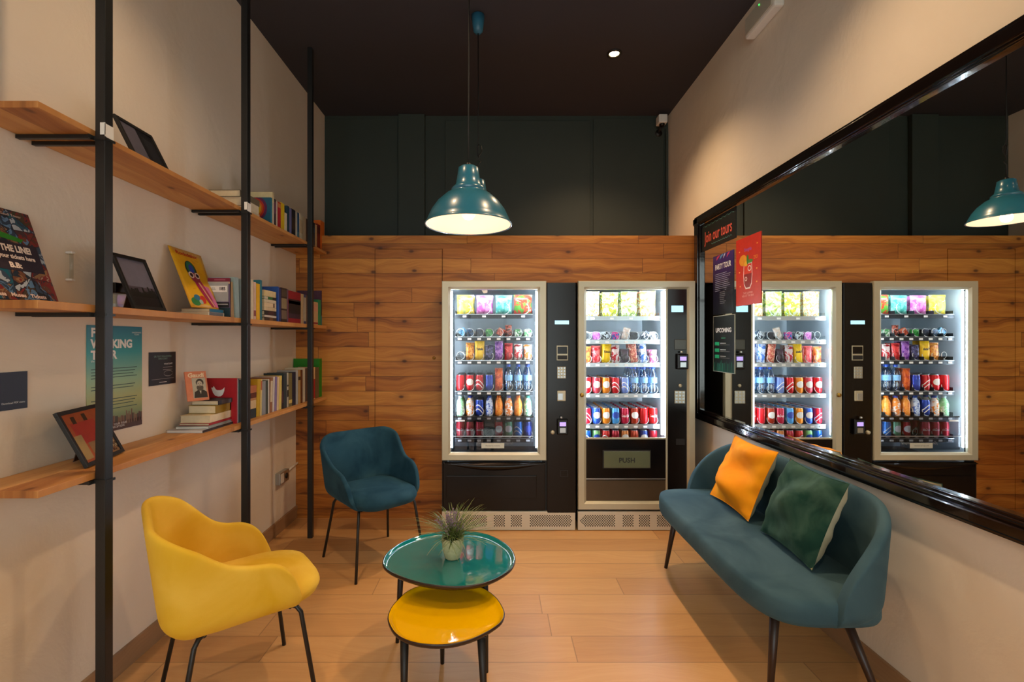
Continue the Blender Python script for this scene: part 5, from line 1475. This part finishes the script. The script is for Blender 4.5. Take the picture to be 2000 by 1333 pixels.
rb = [None, (('bar', ('b45cac', 'e08ccc', '5c8cd0')), 'pink and blue round snack', 0), (('bar', ('1c242c', 'c8d8dc', '8ca0a8')), 'black and white round snack', -.3), (('bar', ('1c5cb0', 'd84c94', 'a8d0f0')), 'blue and magenta box', .1), (('bag', .055, .085, .03, ('e8e4dc', 'd8c8b8', 'f4f0ec'), 30), 'white snack packet', .25),
      (('bar', ('141820', '242c38', '3c4450')), 'black round pack', 0), (('bar', ('dce4e8', '2c3c4c', 'c0ccd4')), 'white slanted pack', .7), (('bar', ('1c242c', 'e0e4e4', '4c5c64')), 'dark pack with white band', 0)]
for i, e in enumerate(rb):
    if e: product(e[0], e[1], colsR[i], ZR[1] + .006, y1_ + .012, RN, 1, i, 0, tilt=e[2], group=GS if e[0][0] == 'bar' else GB)
rc = [(('bag', .062, .12, .03, ('c83c24', 'e8843c', 'e8c8a0'), 30), 'orange-red snack bag', 0), (('bag', .062, .125, .03, ('c82430', 'e86c6c', 'f0dcd8'), 25), 'red and white snack bag', 0), (('bag', .068, .15, .035, ('e8b80c', 'f0c81c', 'd8a008'), 12, 'Yatuls', 'black'), 'tall yellow nut bag', .06), (('bag', .062, .13, .03, ('b81c2c', 'e0d0cc', 'f0ece8'), 22), 'crimson and white snack bag', 0),
      (('bag', .062, .10, .03, ('241c20', '4c3c4c', '3c2c30'), 22), 'dark brown snack bag', 0), (('bag', .062, .15, .03, ('d89c7c', 'b84c3c', 'e8d4b8'), 40), 'salmon patterned snack bag', -.12), (('bag', .062, .15, .03, ('3c6cb8', 'd0dcf0', 'e8ecf4'), 22), 'blue and white snack bag', -.1), (('bag', .058, .095, .03, ('c8487c', 'e89cb4', 'f0d8dc'), 40), 'pink snack bag', 0)]
for i, (k, d, tl) in enumerate(rc):
    for q in range(2): product(k, d, colsR[i], ZR[2] + .004, y1_ + .005 + .06 * q, RN, 2, i, q, tilt=tl, group=GB)
rd = [(can(RED, 'badge'), 'red and white drink can'), (can('c8404c', 'badge'), 'light red drink can'), (can('e8841c', 'badge'), 'orange drink can'), (can(RED, 'wave'), 'red can with white wave'), (can('7c94d8', 'wave'), 'pale blue can with wave')]
for i, (k, d) in enumerate(rd):
    for q in range(4): product(k, d, colsR[i], ZR[3] + .004, y1_ + .005 + .069 * q, RN, 3, i, q, group=GC)
for i in (5, 6, 7):
    for q in range(4): product(('bottle',), 'blue-capped water bottle', colsR[i], ZR[3] + .004, y1_ + .005 + .069 * q, RN, 3, i, q, group=GW)
re = [(can('c8142c', 'wave'), 'red can with white wave'), (can('2c5cc8', 'badge'), 'blue and white drink can'), (can('f08c1c', 'badge'), 'orange drink can'), (can('4c9cd8', 'orange'), 'sky blue drink can'), (can('b81c3c', 'script'), 'cherry red script can'), (can('a02c14', 'badge'), 'rust red drink can'), (can(RED, 'plain'), 'plain red drink can'), (can('d02024', 'script'), 'bright red script can')]
for i, (k, d) in enumerate(re):
    for q in range(6): product(k, d, colsR[i], ZR[4] + .004, y1_ + .005 + .067 * q, RN, 4, i, q, group=GC)
rf = [(can('1c5cc0', 'wave'), 'blue drink can'), (can('7cb46c', 'orange'), 'green and blue drink can'), (can('c82c24', 'wave'), 'red can with wave'), (can('a81c2c', 'script'), 'dark red script can'), (can('b86c2c', 'badge'), 'brown and white can'), (can('b84428', 'plain'), 'brick red can'), (can('1c3c90', 'badge'), 'navy and white can'), (can('c82838', 'script'), 'red script can')]
for i, (k, d) in enumerate(rf):
    for q in range(2): product(k, d, colsR[i], ZR[5] + .004, y1_ + .005 + .067 * q, RN, 5, i, q, group=GC)
# fascia below the glass
MB().box((gx0, YF + .002, vz(939)), (gx1, YF + .021, vz(858)), 'black_gloss').box((gx0, YF - .001, vz(859)), (gx1, YF + .01, vz(856)), 'champagne_metal').build('lower_fascia', tR)
fl = MB().box((vx(1177), YF - .004, vz(916)), (vx(1271), YF + .0015, vz(880)), 'black_matte', .002).box((vx(1179), YF - .009, vz(914.5)), (vx(1269), YF - .0045, vz(882)), mat('flap_green', '626a52', .25, var=.1), .003).build('push_flap', tR)
mb = MB(); mb.text('PUSH', .048, mat('flap_letter', '15170f', .5), T(vx(1224), YF - .0096, vz(900)) @ R(PI / 2, 'X'), bold=.0012, sx=1.05); mb.build('push_lettering', fl)
MB().box((vx(1145), YF - .001, vz(937.5)), (vx(1300), YF + .0015, vz(935.5)), 'steel').build('fascia_bead', tR)
MB().box((gx0, YF + .008, vz(980)), (gx1, YF + .02, vz(940)), mat('brushed_brown', '5c5040', .3, .5, var=.3, scale=6)).build('pickup_window', tR)
MB().box((vx(1311), YF - .0045, vz(610.5)), (vx(1334), YF - .0025, vz(598)), 'screen_blue').build('display', tR)
MB().box((vx(1317), YF - .007, vz(684)), (vx(1340), YF - .0025, vz(664)), mat('slot_grey', '3c3c30', .3), .003).build('coin_slot', tR)
card_reader(tR, 1331, 707, .95)
MB().lathe([(0, 0), (.012, 0), (.013, .004), (.011, .01), (0, .011)], 'champagne_metal', 18, T(vx(1328), YF - .0025, vz(754)) @ R(PI / 2, 'X')).build('button', tR)
keypad(tR, 1317, 1337.5, 764, 789, 4, 3)
MB().box((vx(1320), YF - .0035, vz(870)), (vx(1337), YF - .0025, vz(858)), 'black_matte').build('coin_return', tR)
MB().lathe([(0, 0), (.014, 0), (.016, .004), (.013, .014), (.006, .016), (0, .016)], 'brass', 18, T(vx(1136), YF - .0125, vz(772)) @ R(PI / 2, 'X')).build('door_lock', tR)
grille(tR, vx(1128.5), vx(1357), vz(1000), [(1134, 1201, 'L'), (1217, 1237, 'S'), (1249, 1269, 'S'), (1284, 1350, 'R')])
